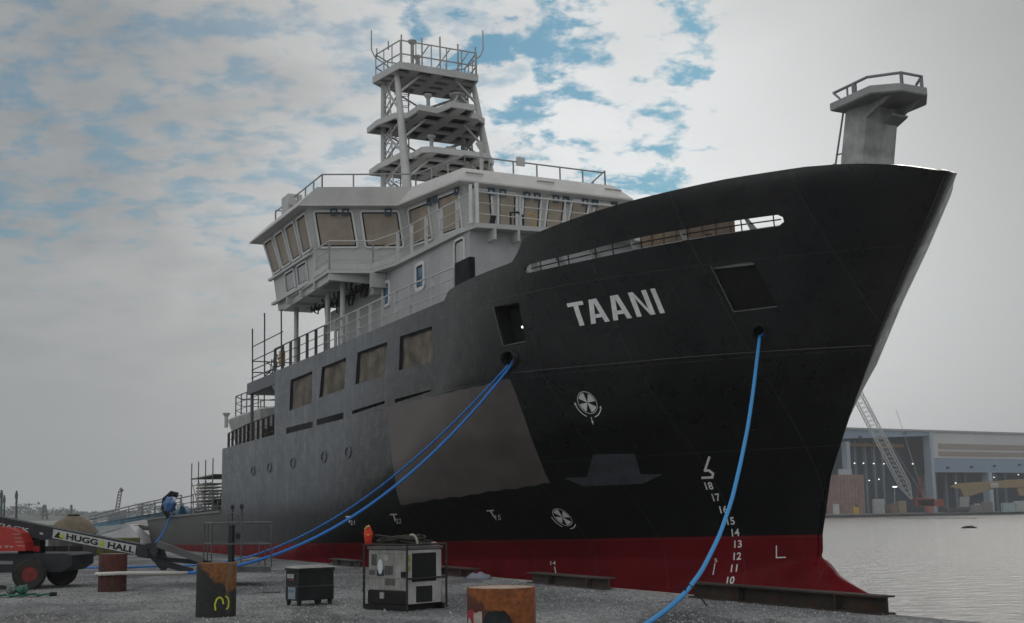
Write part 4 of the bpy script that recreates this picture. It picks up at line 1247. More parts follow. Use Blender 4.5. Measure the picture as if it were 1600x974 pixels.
scaffold_run()
scaffold_bits('scaffold_tower', 'grey tube scaffold tower with boards and stacked grating on the low aft deck', 'scaffold', 40.6, 45.2, 5.3, 3.4, 1.9, 2, 1.25, 1.0, M('scaffold_tube', (.14, .14, .14), .5, .4, var=.3), nx=3)
o = empty('grating_pile', 'pale slatted gratings piled up beside the scaffold tower', 'grating pile', mat=SHIP @ Matrix.Translation((42.6, 5.0, 1.9)))
for k in range(9):
    g = MB(); g.box((-.75 + .05 * math.sin(k * 2), -.5, .85 + k * .17), (.75, .5, .93 + k * .17)); g.build('grating', M('pale_grating', (.27, .25, .22), .8, var=.3), o)
g = MB()
for x in (-.6, .6): g.box((x - .06, -.5, 0), (x + .06, .5, .85))
g.build('trestle', M('scaffold_board', (0, 0, 0)), o)
# blue bundle over the bulwark
bp = hull_hit(272, 797); root = empty('tarp_bundle', 'bright blue plastic bundle hung over the low aft bulwark by a dark strap', 'bundle', mat=SHIP @ Matrix.Translation(tuple(bp)))
bm = bmesh.new(); bmesh.ops.create_icosphere(bm, subdivisions=3, radius=1)
for v in bm.verts:
    c = v.co; k = 1 + .16 * math.sin(5 * c.x + 3 * c.z) * math.cos(6 * c.y + 2 * c.z) + .1 * math.sin(9 * c.z)
    v.co = Vector((c.x * .75 * k - .1, c.y * .30 * k + .25, c.z * .42 * k + .25))
g = MB(); g.bm(bm); g.build('bundle_cover', M('blue_plastic', (.018, .10, .27), .4, var=.35, scale=5), root, smooth=True)
g = MB(); g.tube([(.75, .1, -.35), (.95, .35, .1), (.95, .3, .6), (.75, .0, .9), (.6, -.3, .8)], .16, 8); g.build('dark_strap', M('black_cable', (0, 0, 0)), root)
root = empty('blue_sheeting', 'crumpled pale blue sheeting lying on the stern deck behind the gangway rail', 'sheeting', mat=SHIP @ Matrix.Translation((49.5, 3.8, 1.9)))
bm = bmesh.new(); bmesh.ops.create_grid(bm, x_segments=26, y_segments=12, size=1)
for v in bm.verts: v.co = Vector((v.co.x * 2.6, v.co.y * 1.2, .75 + .35 * math.sin(v.co.x * 6) * math.cos(v.co.y * 3.4 + v.co.x * 2) + .3 * (1 - v.co.x ** 2)))
bmesh.ops.extrude_face_region(bm, geom=bm.faces[:]); 
g = MB(); g.bm(bm); g.build('sheet', M('blue_sheet', (.07, .17, .25), .5, var=.4, scale=2), root, smooth=True)


def sag_rope(name, label, p, q, sag, r, mat, group, n=40, extra=(), via=None):
    p, q = np.array(p, float), np.array(q, float)
    pts = [p + (q - p) * k / n - Z3 * sag * 4 * (k / n) * (1 - k / n) for k in range(n + 1)] if via is None else via
    pts = list(pts) + [np.array(e, float) for e in extra]
    root = empty(name, label, 'rope', tuple(pts[-1]), group=group)
    g = MB(); g.tube(pts, r, 8); g.build('rope_line', mat, root, world=True, smooth=True)
    return root, pts


def rope_mat(name, col):
    m = bpy.data.materials.new(name); m.use_nodes = True
    T = NT(m.node_tree); p = T.n['Principled BSDF']; tc = T.node('ShaderNodeTexCoord').outputs['Object']
    w = T.node('ShaderNodeTexWave'); T.put(w.inputs['Vector'], tc); w.inputs['Scale'].default_value = 9; w.bands_direction = 'DIAGONAL'; w.inputs['Distortion'].default_value = 1.5
    c = T.mix(w.outputs['Fac'], [x * .55 for x in col], [min(1, x * 1.25) for x in col])
    T.put(p.inputs['Base Color'], c); p.inputs['Roughness'].default_value = .6
    b = T.node('ShaderNodeBump'); b.inputs['Strength'].default_value = .5; b.inputs['Distance'].default_value = .01; T.put(b.inputs['Height'], w.outputs['Fac']); T.put(p.inputs['Normal'], b.outputs[0])
    return m


BLUE = rope_mat('blue_rope', (.022, .20, .62)); WROPE = rope_mat('white_rope', (.62, .60, .56))


# ------------------------------------------------------------------ bollards of steel pipe set in the quay
def bollard_mat(name, top, body, seed, split, patch=None):
    m = bpy.data.materials.new(name); m.use_nodes = True
    T = NT(m.node_tree); p = T.n['Principled BSDF']; tc = T.node('ShaderNodeTexCoord').outputs['Object']
    sp = T.node('ShaderNodeSeparateXYZ'); T.put(sp.inputs[0], tc)
    off = T.vmath('ADD', tc, (seed, seed * 2, 0))
    n = T.noise(off, 2.4, 8, .65, .5); st = T.noise(T.scale3(off, 1, 1, .12), 5, 5, .6); f = T.noise(off, 14, 5, .7)
    rust = T.mix(T.ramp(f, .3, .7), [x * .5 for x in top], [x * 1.25 for x in top])
    dark = T.mix(T.ramp(f, .3, .7), [x * .6 for x in body], [x * 1.3 for x in body])
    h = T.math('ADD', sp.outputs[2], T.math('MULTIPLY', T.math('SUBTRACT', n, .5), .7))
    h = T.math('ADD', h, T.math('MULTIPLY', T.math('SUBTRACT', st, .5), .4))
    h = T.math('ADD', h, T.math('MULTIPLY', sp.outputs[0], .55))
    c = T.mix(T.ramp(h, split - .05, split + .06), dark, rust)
    c = T.mix(T.math('MULTIPLY', T.ramp(st, .55, .7), .4), c, (.26, .20, .13))
    T.put(p.inputs['Base Color'], c); p.inputs['Roughness'].default_value = .8
    b = T.node('ShaderNodeBump'); b.inputs['Strength'].default_value = .5; b.inputs['Distance'].default_value = .015; T.put(b.inputs['Height'], f); T.put(p.inputs['Normal'], b.outputs[0])
    return m


def bollard(px, pytop, h, dia, label, mats, cap, basepy=None, Y=None):
    if basepy: w = ground_at(px, basepy); w[2] = 0
    else: w = deep(px, pytop, Y); w[2] = 0
    root = empty('bollard', label, 'bollard', w, group='steel pipe bollards on the quay')
    r = dia / 2; g = MB()
    prof = [(r * 1.0, -.05), (r * 1.0, .02), (r * .995, h * .5), (r, h - .015), (r * .985, h), (r * .955, h), (r * .95, h - .03)]
    g.lathe(prof, n=48); g.build('pipe', mats, root, smooth=40)
    g = MB(); g.lathe([(r * .952, h - .05), (r * .952, h - .003), (r * .4, h + .002), (0, h + .002)], n=48); g.build('cap', cap, root, smooth=40)
    return root, w


def curved_mark(root, w, r, pts_lines, width, m, name):
    """paint strokes on a bollard: points are (angle from the camera-facing side in degrees, height)"""
    face = math.atan2(-w[1], -w[0]); g = MB()
    for ln in pts_lines:
        ring = []
        for a, z in ln:
            t = face + R(a); ring.append((t, z))
        for (t0, z0), (t1, z1) in zip(ring[:-1], ring[1:]):
            d = np.array([(t1 - t0) * r, z1 - z0]); L = np.linalg.norm(d); nx, nz = -d[1] / L * width / 2, d[0] / L * width / 2
            q = []
            for t, z, sg in ((t0, z0, 1), (t1, z1, 1), (t1, z1, -1), (t0, z0, -1)):
                tt = t + sg * nx / r; q.append(((r + .006) * math.cos(tt), (r + .006) * math.sin(tt), z + sg * nz))
            g.quad(*q)
    g.build(name, m, root)


RUSTCAP = M('weathered_cap', (.30, .235, .18), .85, var=.3, scale=5)
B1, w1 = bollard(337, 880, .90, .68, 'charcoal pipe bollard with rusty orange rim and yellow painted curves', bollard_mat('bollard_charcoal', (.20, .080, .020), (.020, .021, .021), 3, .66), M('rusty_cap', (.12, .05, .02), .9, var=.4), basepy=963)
curved_mark(B1, w1, .34, [[(-1 + 0, .12), (-3, .22), (2, .31), (11, .34), (18, .30), (21, .22)], [(26, .35), (35, .32), (38, .24), (36, .16), (30, .13)]], .028, M('yellow_marker', (.50, .52, .03), .7, var=.25), 'paint_mark')
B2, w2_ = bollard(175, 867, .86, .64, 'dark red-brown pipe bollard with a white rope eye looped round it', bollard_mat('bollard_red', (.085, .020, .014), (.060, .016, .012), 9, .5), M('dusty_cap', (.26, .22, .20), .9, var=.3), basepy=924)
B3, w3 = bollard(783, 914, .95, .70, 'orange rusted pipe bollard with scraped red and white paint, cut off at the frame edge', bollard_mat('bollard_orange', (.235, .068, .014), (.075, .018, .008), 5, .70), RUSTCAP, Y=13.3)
PATCHM = M('scorched_steel', (.022, .026, .028), .8, var=.4, scale=7)
def arch(a0, a1, z0, z1, k=10): return [(a0 + (a1 - a0) * i / k, z1 - (z1 - z0) * abs(2 * i / k - 1) ** 3) for i in range(k + 1)]
def wall_patch(root, w, r, a0, a1, zf, m, name, k=14, out=.003):
    face = math.atan2(-w[1], -w[0]); g = MB()
    for i in range(k):
        q = []
        for a, top in ((a0 + (a1 - a0) * i / k, 0), (a0 + (a1 - a0) * (i + 1) / k, 0), (a0 + (a1 - a0) * (i + 1) / k, 1), (a0 + (a1 - a0) * i / k, 1)):
            t = face + R(a); z = zf(a)[top]; q.append(((r + out) * math.cos(t), (r + out) * math.sin(t), z))
        g.quad(*q)
    g.build(name, m, root)
wall_patch(B3, w3, .35, -33, 18, lambda a: (.10, .735 - .16 * abs((a + 7.5) / 25.5) ** 5 + .006 * math.sin(a * .5)), PATCHM, 'scorched_patch', k=40)
wall_patch(B3, w3, .35, -74, -52, lambda a: (.10, .735 + .01 * math.sin(a * .3)), M('red_paint', (.30, .012, .03), .6, var=.3, scale=8), 'paint_patch')
wall_patch(B3, w3, .35, -52, -33, lambda a: (.10, .72 + .01 * math.sin(a * .3)), M('worn_white_paint', (.36, .33, .29), .7, var=.3, scale=8), 'paint_patch')
curved_mark(B3, w3, .353, [[(-66, .54), (-67, .60), (-63, .65), (-58, .60), (-59, .54), (-63, .49), (-66, .54)]], .035, M('worn_white_paint', (0, 0, 0)), 'paint_mark')

# mooring lines
f0 = to_world(hull_hit(802, 572, .12)); fin = to_world(hull_hit(797, 561) + np.array([.2, -.25, .1]))
eye = np.array([w2_[0], w2_[1], .36])
to_b = (eye - f0); to_b[2] = 0; to_b /= np.linalg.norm(to_b)
side = np.array([-to_b[1], to_b[0], 0])
knot = eye - to_b * 1.7 + np.array([0, 0, .0])
r1, pts = sag_rope('mooring_rope', 'thick blue mooring rope sagging from the hull side to the red bollard', f0, knot, 1.25, .036, BLUE, 'mooring ropes')
g = MB(); g.tube([fin, f0], .036, 8); g.build('rope_end', BLUE, r1, world=True)
rad = .64 / 2 + .04
loop = [knot, knot + to_b * .7 + side * .03]
a0 = math.atan2(-to_b[1], -to_b[0])
loopA = [knot, knot + to_b * .6 + side * .05 + Z3 * .02]
for i in range(13):
    a = a0 - R(80) - R(200) * i / 12
    loopA.append(np.array([eye[0] + rad * math.cos(a), eye[1] + rad * math.sin(a), eye[2] + .06 - .03 * i / 12]))
loopA.append(knot + to_b * .6 - side * .05); loopA.append(knot - to_b * .02)
g = MB(); g.tube(loopA, .045, 8); g.build('white_eye', WROPE, r1, world=True, smooth=True)
f1 = to_world(hull_hit(799, 570, .12))
gp = ground_at(300, 886); gp[2] = .05; g2_ = ground_at(120, 889); g2_[2] = .05
r2, _ = sag_rope('mooring_rope', 'thinner blue mooring rope running behind the platform lift and along the gravel', f1, gp, 1.3, .03, BLUE, 'mooring ropes', extra=[gp + (g2_ - gp) * k + Z3 * (-.02) + np.array([0, .35 * math.sin(k * 7), 0]) for k in (.1, .25, .4, .55, .7, .85, 1.0)])
f2 = to_world(hull_hit(1187, 526, .06)); e2 = ground_at(905, 1030); e2[2] = .05
via = []
tgt = [(1187, 526), (1183, 560), (1177, 610), (1169, 665), (1158, 720), (1144, 780), (1124, 838), (1097, 892), (1070, 928), (1042, 953), (1014, 973), (985, 990), (940, 1012)]
e3 = ground_at(940, 1012); e3[2] = 0.05; Y0, Y1 = f2[1], e3[1]
for i, (a, b) in enumerate(tgt):
    k = i / (len(tgt) - 1); k = k ** 1.15
    via.append(deep(a, b, Y0 + (Y1 - Y0) * k))
fine = []
for a, b in zip(via[:-1], via[1:]): fine += [a + (b - a) * t / 4 for t in range(4)]
fine.append(via[-1])
sm = [fine[0]] + [(fine[i - 1] + fine[i] * 2 + fine[i + 1]) / 4 for i in range(1, len(fine) - 1)] + [fine[-1]]
r3, _ = sag_rope('mooring_rope', 'light blue braided mooring rope hanging from the bow fairlead to the gravel', None or f2, e3, 0, .042, rope_mat('light_blue_rope', (.065, .36, .78)), 'mooring ropes', via=sm)
g = MB(); g.tube([to_world(hull_hit(1186, 519) - np.array([0, .3, -.05])), f2], .04, 8); g.build('rope_end', BLUE, r3, world=True)
c = via[8] ; g = MB(); g.tube([c + np.array([.0, 0, .06]), c + np.array([.08, -.02, .16]), c + np.array([.17, -.03, .05]), c + np.array([.3, -.05, -.12]), c + np.array([.36, -.06, -.2])], .012, 6); g.tube([c + np.array([-.1, 0, .02]), c + np.array([-.16, -.02, .09]), c + np.array([-.06, 0, .12]), c + np.array([.02, 0, .05])], .012, 6)
g.build('lashing', M('black_cable', (0, 0, 0)), r3, world=True)
sb = to_world(hull_hit(270, 806, .1)); se = deep(236, 853, sb[1] - 4)
sag_rope('mooring_rope', 'short blue stern line dropping from the bundle on the aft bulwark', sb, se, .3, .05, BLUE, 'mooring ropes')

# ------------------------------------------------------------------ beams along the quay edge
def edge_solve(px, off):         # where the line along the quay edge passes under this pixel column
    best = None
    for u in np.linspace(-12, 60, 2000):
        p = edge_pt(u, off, .2); v = p - CAM; x = CX + FPX * (v @ RIGHT) / (v @ FWD)
        if best is None or abs(x - px) < best[0]: best = (abs(x - px), u)
    return best[1]


def h_beam(label, pxa, pxb, off, h, w, m, name='steel_beam', cat='beam', lift=0.0):
    ua, ub = edge_solve(pxa, off), edge_solve(pxb, off)
    o = edge_pt(ub, off, lift)
    root = empty(name, label, cat, o, math.atan2(A0[1], A0[0]), group='timbers and beams along the quay edge')
    L = ua - ub; t = .03
    g = MB(); g.box((0, -w / 2, 0), (L, w / 2, t)); g.box((0, -w / 2, h - t), (L, w / 2, h)); g.box((0, -t / 2, t), (L, t / 2, h - t))
    g.box((L * .2, -w / 2 + .01, t + .002), (L * .2 + t, w / 2 - .01, h - t - .002)); g.box((L * .7, -w / 2 + .01, t + .002), (L * .7 + t, w / 2 - .01, h - t - .002))
    g.build('flanges', m, root)
    return root


BEAMM = M('rusty_dark_beam', (.045, .036, .031), .85, var=.35, scale=2, rust=.5, rustcol=(.07, .028, .016))
h_beam('long rusty steel beam lying under the bow at the quay corner', 1086, 1386, .12, .30, .32, BEAMM)
h_beam('short brown beam lying behind the orange bollard', 832, 952, .2, .26, .34, M('brown_timber', (.055, .045, .038), .9, var=.3, scale=2, rust=.25))
h_beam('short brown beam end beside the welding set', 676, 742, .25, .24, .34, M('red_brown_timber', (.06, .032, .027), .9, var=.3, scale=2))
h_beam('weathered grey beam beyond the tool chest', 520, 562, .3, .22, .3, M('grey_timber', (.07, .065, .06), .9, var=.3, scale=2))
g = MB(); g.box((0, -.05, 0), (edge_solve(745, .1) - edge_solve(1086, .1), .05, .035))
root = empty('kerb_strip', 'thin pale strip lying along the quay edge under the hull', 'kerb strip', edge_pt(edge_solve(1086, .1), .06), math.atan2(A0[1], A0[0]))
g.build('strip', M('pale_concrete', (.32, .31, .29), .9, var=.3), root)
# pale cover lying by the beam
w = ground_at(748, 905); root = empty('dust_sheet', 'small grey-blue sheet crumpled on the gravel at the quay edge', 'sheet', w)
bm = bmesh.new(); bmesh.ops.create_icosphere(bm, subdivisions=3, radius=1)
for v in bm.verts: v.co = Vector((v.co.x * .34, v.co.y * .3, max(0, v.co.z) * (.17 + .03 * math.sin(v.co.x * 9))))
g = MB(); g.bm(bm); g.build('cloth', M('grey_blue_sheet', (.20, .21, .25), .8, var=.2), root, smooth=True)

# ------------------------------------------------------------------ welding set
def welder():
    w = ground_at(636, 956); w[2] = 0; al = R(41)
    root = empty('welding_set', 'dirty white engine-driven welding set in a tube cage with black louvred end', 'welder', w, -al)
    WP = M('grimy_white_paint', (.27, .27, .255), .6, var=.22, scale=3, streak=.55, rust=.12)
    BLK = M('welder_black', (.013, .013, .014), .6, var=.3); FR = M('cage_tube', (.035, .032, .03), .6, var=.4, scale=6, rust=.3)
    L, D, H = 1.06, .92, 1.12
    g = MB(); g.bevbox((-L + .02, .02, .10), (-.02, D - .02, .34), .015); g.box((-L + .1, .1, 0), (-L + .25, D - .1, .1)); g.box((-.3, .1, 0), (-.12, D - .1, .1)); g.build('base_tray', BLK, root)
    g = MB(); g.bevbox((-L + .03, .03, .342), (-.03, D - .03, H - .06), .02); g.build('body', WP, root)
    g = MB(); g.bevbox((-L + .01, .0, H - .06), (0.0, D, H), .02); g.build('lid', M('grimy_grey_lid', (.12, .12, .115), .7, var=.3), root)
    # side face details (y = 0 side)
    LV = M('louvre_grey', (.09, .09, .088), .6, var=.2)
    def panel(x0, x1, z0, z1, m, nm, out=.012): gg = MB(); gg.bevbox((x0, .03 - out, z0), (x1, .035, z1), .004); return gg.build(nm, m, root)
    def louvres(x0, x1, z0, z1, n=4):
        gg = MB()
        for i in range(n): gg.box((x0 + (x1 - x0) * i / n, .018, z0), (x0 + (x1 - x0) * (i + .62) / n, .032, z1))
        gg.build('louvre', LV, root)
    louvres(-.94, -.80, .78, .98); louvres(-.60, -.38, .62, .78, 6); louvres(-.58, -.32, .44, .55, 5)
    panel(-1.0, -.86, .62, .70, LV, 'plate'); panel(-.80, -.62, .60, .71, M('dark_badge', (.035, .04, .045), .5), 'badge')
    gg = MB(); gg.prism([(-.70 + .062 * math.cos(t), .02, .76 + .13 * math.sin(t)) for t in np.linspace(0, 6.28, 24, endpoint=False)], (0, -.012, 0)); gg.build('white_badge', M('badge_white', (.55, .60, .63), .5, var=.05), root)
    panel(-.60, -.50, .86, .96, M('faded_sticker', (.36, .33, .34), .6), 'sticker'); panel(-.17, -.05, .58, .68, BLK, 'socket_box', .02); panel(-.06, -.035, .52, .98, BLK, 'door_gap', .003)
    for x in (-.84, -.60, -.36, -.18): panel(x, x + .006, .36, 1.02, LV, 'panel_joint', .002)
    panel(-.98, -.04, .555, .562, LV, 'panel_joint', .0025); panel(-.74, -.06, .985, .992, LV, 'panel_joint', .0025)
    panel(-.70, -.60, .20, .31, M('paper_notice', (.33, .32, .31), .8), 'notice', .03)
    # end face (x = 0 side)
    g = MB(); g.box((-.031, .04, .12), (-.018, D - .04, H - .07)); g.build('end_panel', M('end_panel_white', (.40, .395, .38), .6, var=.18, scale=3, streak=.3), root)
    g = MB(); g.bevbox((-.02, .14, .50), (-.006, .74, 1.0), .004)
    for i in range(12): g.box((-.006, .16, .52 + i * .04), (.001, .72, .535 + i * .04))
    g.build('radiator_grille', BLK, root)
    g = MB(); g.bevbox((-.02, .24, .14), (-.006, .64, .42), .004); g.build('access_opening', BLK, root)
    g = MB(); g.bevbox((-.012, .05, .85), (-.006, .10, .98), .003); g.bevbox((-.012, .05, .70), (-.006, .10, .80), .003); g.build('yellow_label', M('dull_yellow', (.33, .27, .06), .7), root)
    # cage
    def post(x, y): gg = MB(); gg.bar((x, y, 0.02), (x, y, H + .03), .022, 8); gg.build('cage_post', FR, root)
    for x, y in ((-L - .03, -.02), (.03, -.03), (.04, D + .03), (-L - .03, D + .03)): post(x, y)
    g = MB()
    for z in (H + .03,):
        g.bar((.03, -.03, z), (.04, D + .03, z), .018, 8)
        if z > 1: g.bar((-L - .03, -.02, z), (.03, -.03, z), .018, 8); g.bar((-L - .03, D + .03, z), (.04, D + .03, z), .018, 8); g.bar((-L - .03, -.02, z), (-L - .03, D + .03, z), .018, 8)
    g.build('cage_rail', FR, root)
    g = MB(); g.bar((.03, -.03, .56), (.04, D + .03, .56), .018, 8); g.build('cage_rail', FR, root)
    g = MB(); g.beam((-L, .0, .05), (.0, .0, .05), .06, .10); g.beam((-L, D, .05), (.0, D, .05), .06, .10); g.build('skid', BLK, root)
    for k in range(4):
        g = MB(); g.bevbox((-L - .09, -.06, .3 + k * .12), (-L - .04, .0, .37 + k * .12), .01); g.build('cable_clip', M('clip_grey', (.2, .2, .19), .5), root)
    Mt = root.matrix_world
    def on(x, y, z=H): return Mt @ Vector((x, y, z))
    # cable coil on the lid
    p = on(-.52, .42); c = empty('cable_coil', 'tangled coil of black welding cable lying on the white welding set', 'cable coil', p)
    g = MB()
    for k in range(9):
        ph = rng.uniform(0, 6.28); rx, ry = rng.uniform(.26, .46), rng.uniform(.16, .30); ox, oy = rng.uniform(-.12, .12), rng.uniform(-.08, .08)
        zz = .03 + k * .017
        pts = [(p[0] + ox + rx * math.cos(t + ph) * (1 + .1 * math.sin(3 * t)), p[1] + oy + ry * math.sin(t + ph), p[2] + zz + .022 * math.sin(2.3 * t + k)) for t in np.linspace(0, 6.0, 34)]
        g.tube(pts, .02, 6)
    g.build('cable', M('dusty_cable', (.045, .043, .04), .75, var=.4, scale=8), c, world=True, smooth=True)
    g = MB(); q = on(-.13, .28); g.tube([q + Vector((-.10 * math.cos(t) * 1.0 - .02, 0, .20 * math.sin(t))) for t in np.linspace(1.2, 3.14, 10)], .022, 8); g.build('pale_hose_end', M('pale_hose', (.34, .31, .26), .7), c, world=True, smooth=True)
    # hi-vis vest upright at the far corner
    p = on(-L - .0, .05); v = empty('safety_vest', 'bright orange-red safety vest stood up on the far corner of the welding set', 'vest', p)
    bm = bmesh.new(); bmesh.ops.create_uvsphere(bm, u_segments=20, v_segments=16, radius=1)
    for x in bm.verts:
        k = (x.co.z + 1) / 2; wd = .085 * (1 - .45 * k ** 3) + .012 * math.sin(x.co.x * 7 + x.co.z * 5)
        x.co = Vector((p[0] + x.co.x * wd, p[1] + x.co.y * .07, p[2] - .02 + k * .40 + .01 * math.sin(6 * x.co.x)))
    g = MB(); g.bm(bm); g.build('cloth', M('hi_vis_orange', (.62, .028, .006), .6, var=.25, scale=9), v, world=True, smooth=True)
    g = MB(); g.tube([p + Vector((-.055, -.05, .30)), p + Vector((-.02, -.075, .35)), p + Vector((.03, -.06, .36))], .016, 6); g.tube([p + Vector((-.02, -.078, .20)), p + Vector((.03, -.076, .20))], .014, 6); g.build('reflective_strip', M('reflective_yellow', (.62, .42, .10), .4), v, world=True)
    # rag at the near top corner
    p = on(-.12, .78, H + .005); v = empty('rag', 'crumpled pink and white rag on top of the welding set beside the cage corner', 'rag', p)
    bm = bmesh.new(); bmesh.ops.create_icosphere(bm, subdivisions=3, radius=1)
    for x in bm.verts: x.co = Vector((p[0] + x.co.x * .12, p[1] + x.co.y * .07, p[2] + max(-.1, x.co.z) * (.05 + .015 * math.sin(x.co.x * 8 + x.co.y * 6))))
    g = MB(); g.bm(bm); g.build('cloth', M('pink_rag', (.46, .26, .24), .8, var=.4, scale=18), v, world=True, smooth=True)


welder()


def tool_chest():
    w = ground_at(466, 948); w[2] = 0; al = R(50)
    root = empty('tool_chest', 'black steel job-site tool chest on short feet with a dusty lid', 'tool chest', w, -al)
    L, D, H = .48, .78, .74
    BL = M('chest_black', (.017, .018, .019), .5, var=.35, scale=4)
    g = MB(); g.bevbox((-L, 0, .10), (0, D, .36), .008); g.bevbox((-L + .004, .004, .362), (-.004, D - .004, .64), .008); g.build('body', BL, root)
    g = MB(); g.bevbox((-L - .012, -.012, .645), (.012, D + .012, .70), .006); g.build('lid_rim', BL, root)
    g = MB(); g.loft([[(-L - .01, -.01, .70), (.01, -.01, .70), (.01, D + .01, .70), (-L - .01, D + .01, .70)], [(-L + .03, .05, .735), (-.03, .05, .735), (-.03, D - .05, .735), (-L + .03, D - .05, .735)]]); g.build('lid', M('dusty_lid', (.30, .30, .285), .8, var=.2, scale=3), root)
    g = MB(); g.box((-.0, .02, .355), (.008, D - .02, .372)); g.box((-L + .02, -.008, .355), (-.02, 0, .372)); g.build('trim', M('chest_trim', (.05, .05, .05), .5), root)
    for x, y in ((-L + .05, .05), (-.05, .05), (-.05, D * .55), (-.05, D - .06), (-L + .05, D - .06)):
        g = MB(); g.loft([[(x - .035, y - .035, .1), (x + .035, y - .035, .1), (x + .035, y + .035, .1), (x - .035, y + .035, .1)], [(x - .025, y - .025, 0), (x + .02, y - .025, 0), (x + .02, y + .02, 0), (x - .025, y + .02, 0)]]); g.build('foot', BL, root)
    def text(body, x0, x1, z0, z1, m, nm, bold=.02):
        v, f = text_geo(body, bold); g = MB(); g.add([(x0 + a * (x1 - x0), -.011, z0 + b * (z1 - z0)) for a, b in v], f); g.build(nm, m, root)
    g = MB(); g.box((-L + .07, -.006, .49), (-L + .34, 0, .60)); g.build('badge', M('badge_dark', (.028, .03, .033), .4), root)
    text('RIDGID', -L + .08, -L + .33, .51, .59, M('badge_lettering', (.44, .46, .47), .5, var=.05), 'badge_lettering', .05)
    g = MB(); g.box((-L + .13, -.009, .475), (-L + .34, 0, .488)); g.build('badge_stripe', M('badge_red', (.33, .03, .02), .5), root)
    g = MB(); g.box((-L + .11, -.007, .125), (-L + .37, 0, .345)); g.build('notice', M('pale_notice', (.23, .28, .31), .7, var=.2, scale=12), root)
    g = MB()
    for k in range(4): g.box((-L + .14 + k * .05, -.010, .25), (-L + .175 + k * .05, -.006, .30))
    g.build('notice_print', M('notice_blue', (.07, .18, .30), .7), root)
    g = MB()
    for x, y in ((-.28, .35), (-.2, .45), (-.12, .62), (-.08, .75)): g.tube([(x, y, .73), (x + .02, y, .78), (x + .05, y + .01, .75)], .006, 5)
    g.build('wire_clip', M('clip_grey', (.2, .2, .19), .5), root)
    # a short dark stick lying on the stones beside it
    a = ground_at(410, 927); b = ground_at(438, 927); r = empty('steel_rod', 'thin dark rod lying on the gravel beside the tool chest', 'rod', a)
    g = MB(); g.bar(a + (0, 0, .02), b + (0, 0, .02), .01, 6); g.build('rod', BL, r, world=True)
    a = ground_at(422, 902); r = empty('paper_scrap', 'small scrap of white paper lying on the gravel', 'litter', a)
    g = MB(); g.loft([[a + np.array(q) for q in ((-.06, -.05, .015), (.07, -.03, .05), (.05, .06, .02), (-.05, .05, .04))], [a + np.array(q) for q in ((-.06, -.05, .02), (.07, -.03, .055), (.05, .06, .025), (-.05, .05, .045))]]); g.build('paper', M('paper_white', (.5, .5, .5), .8), r, world=True)


tool_chest()

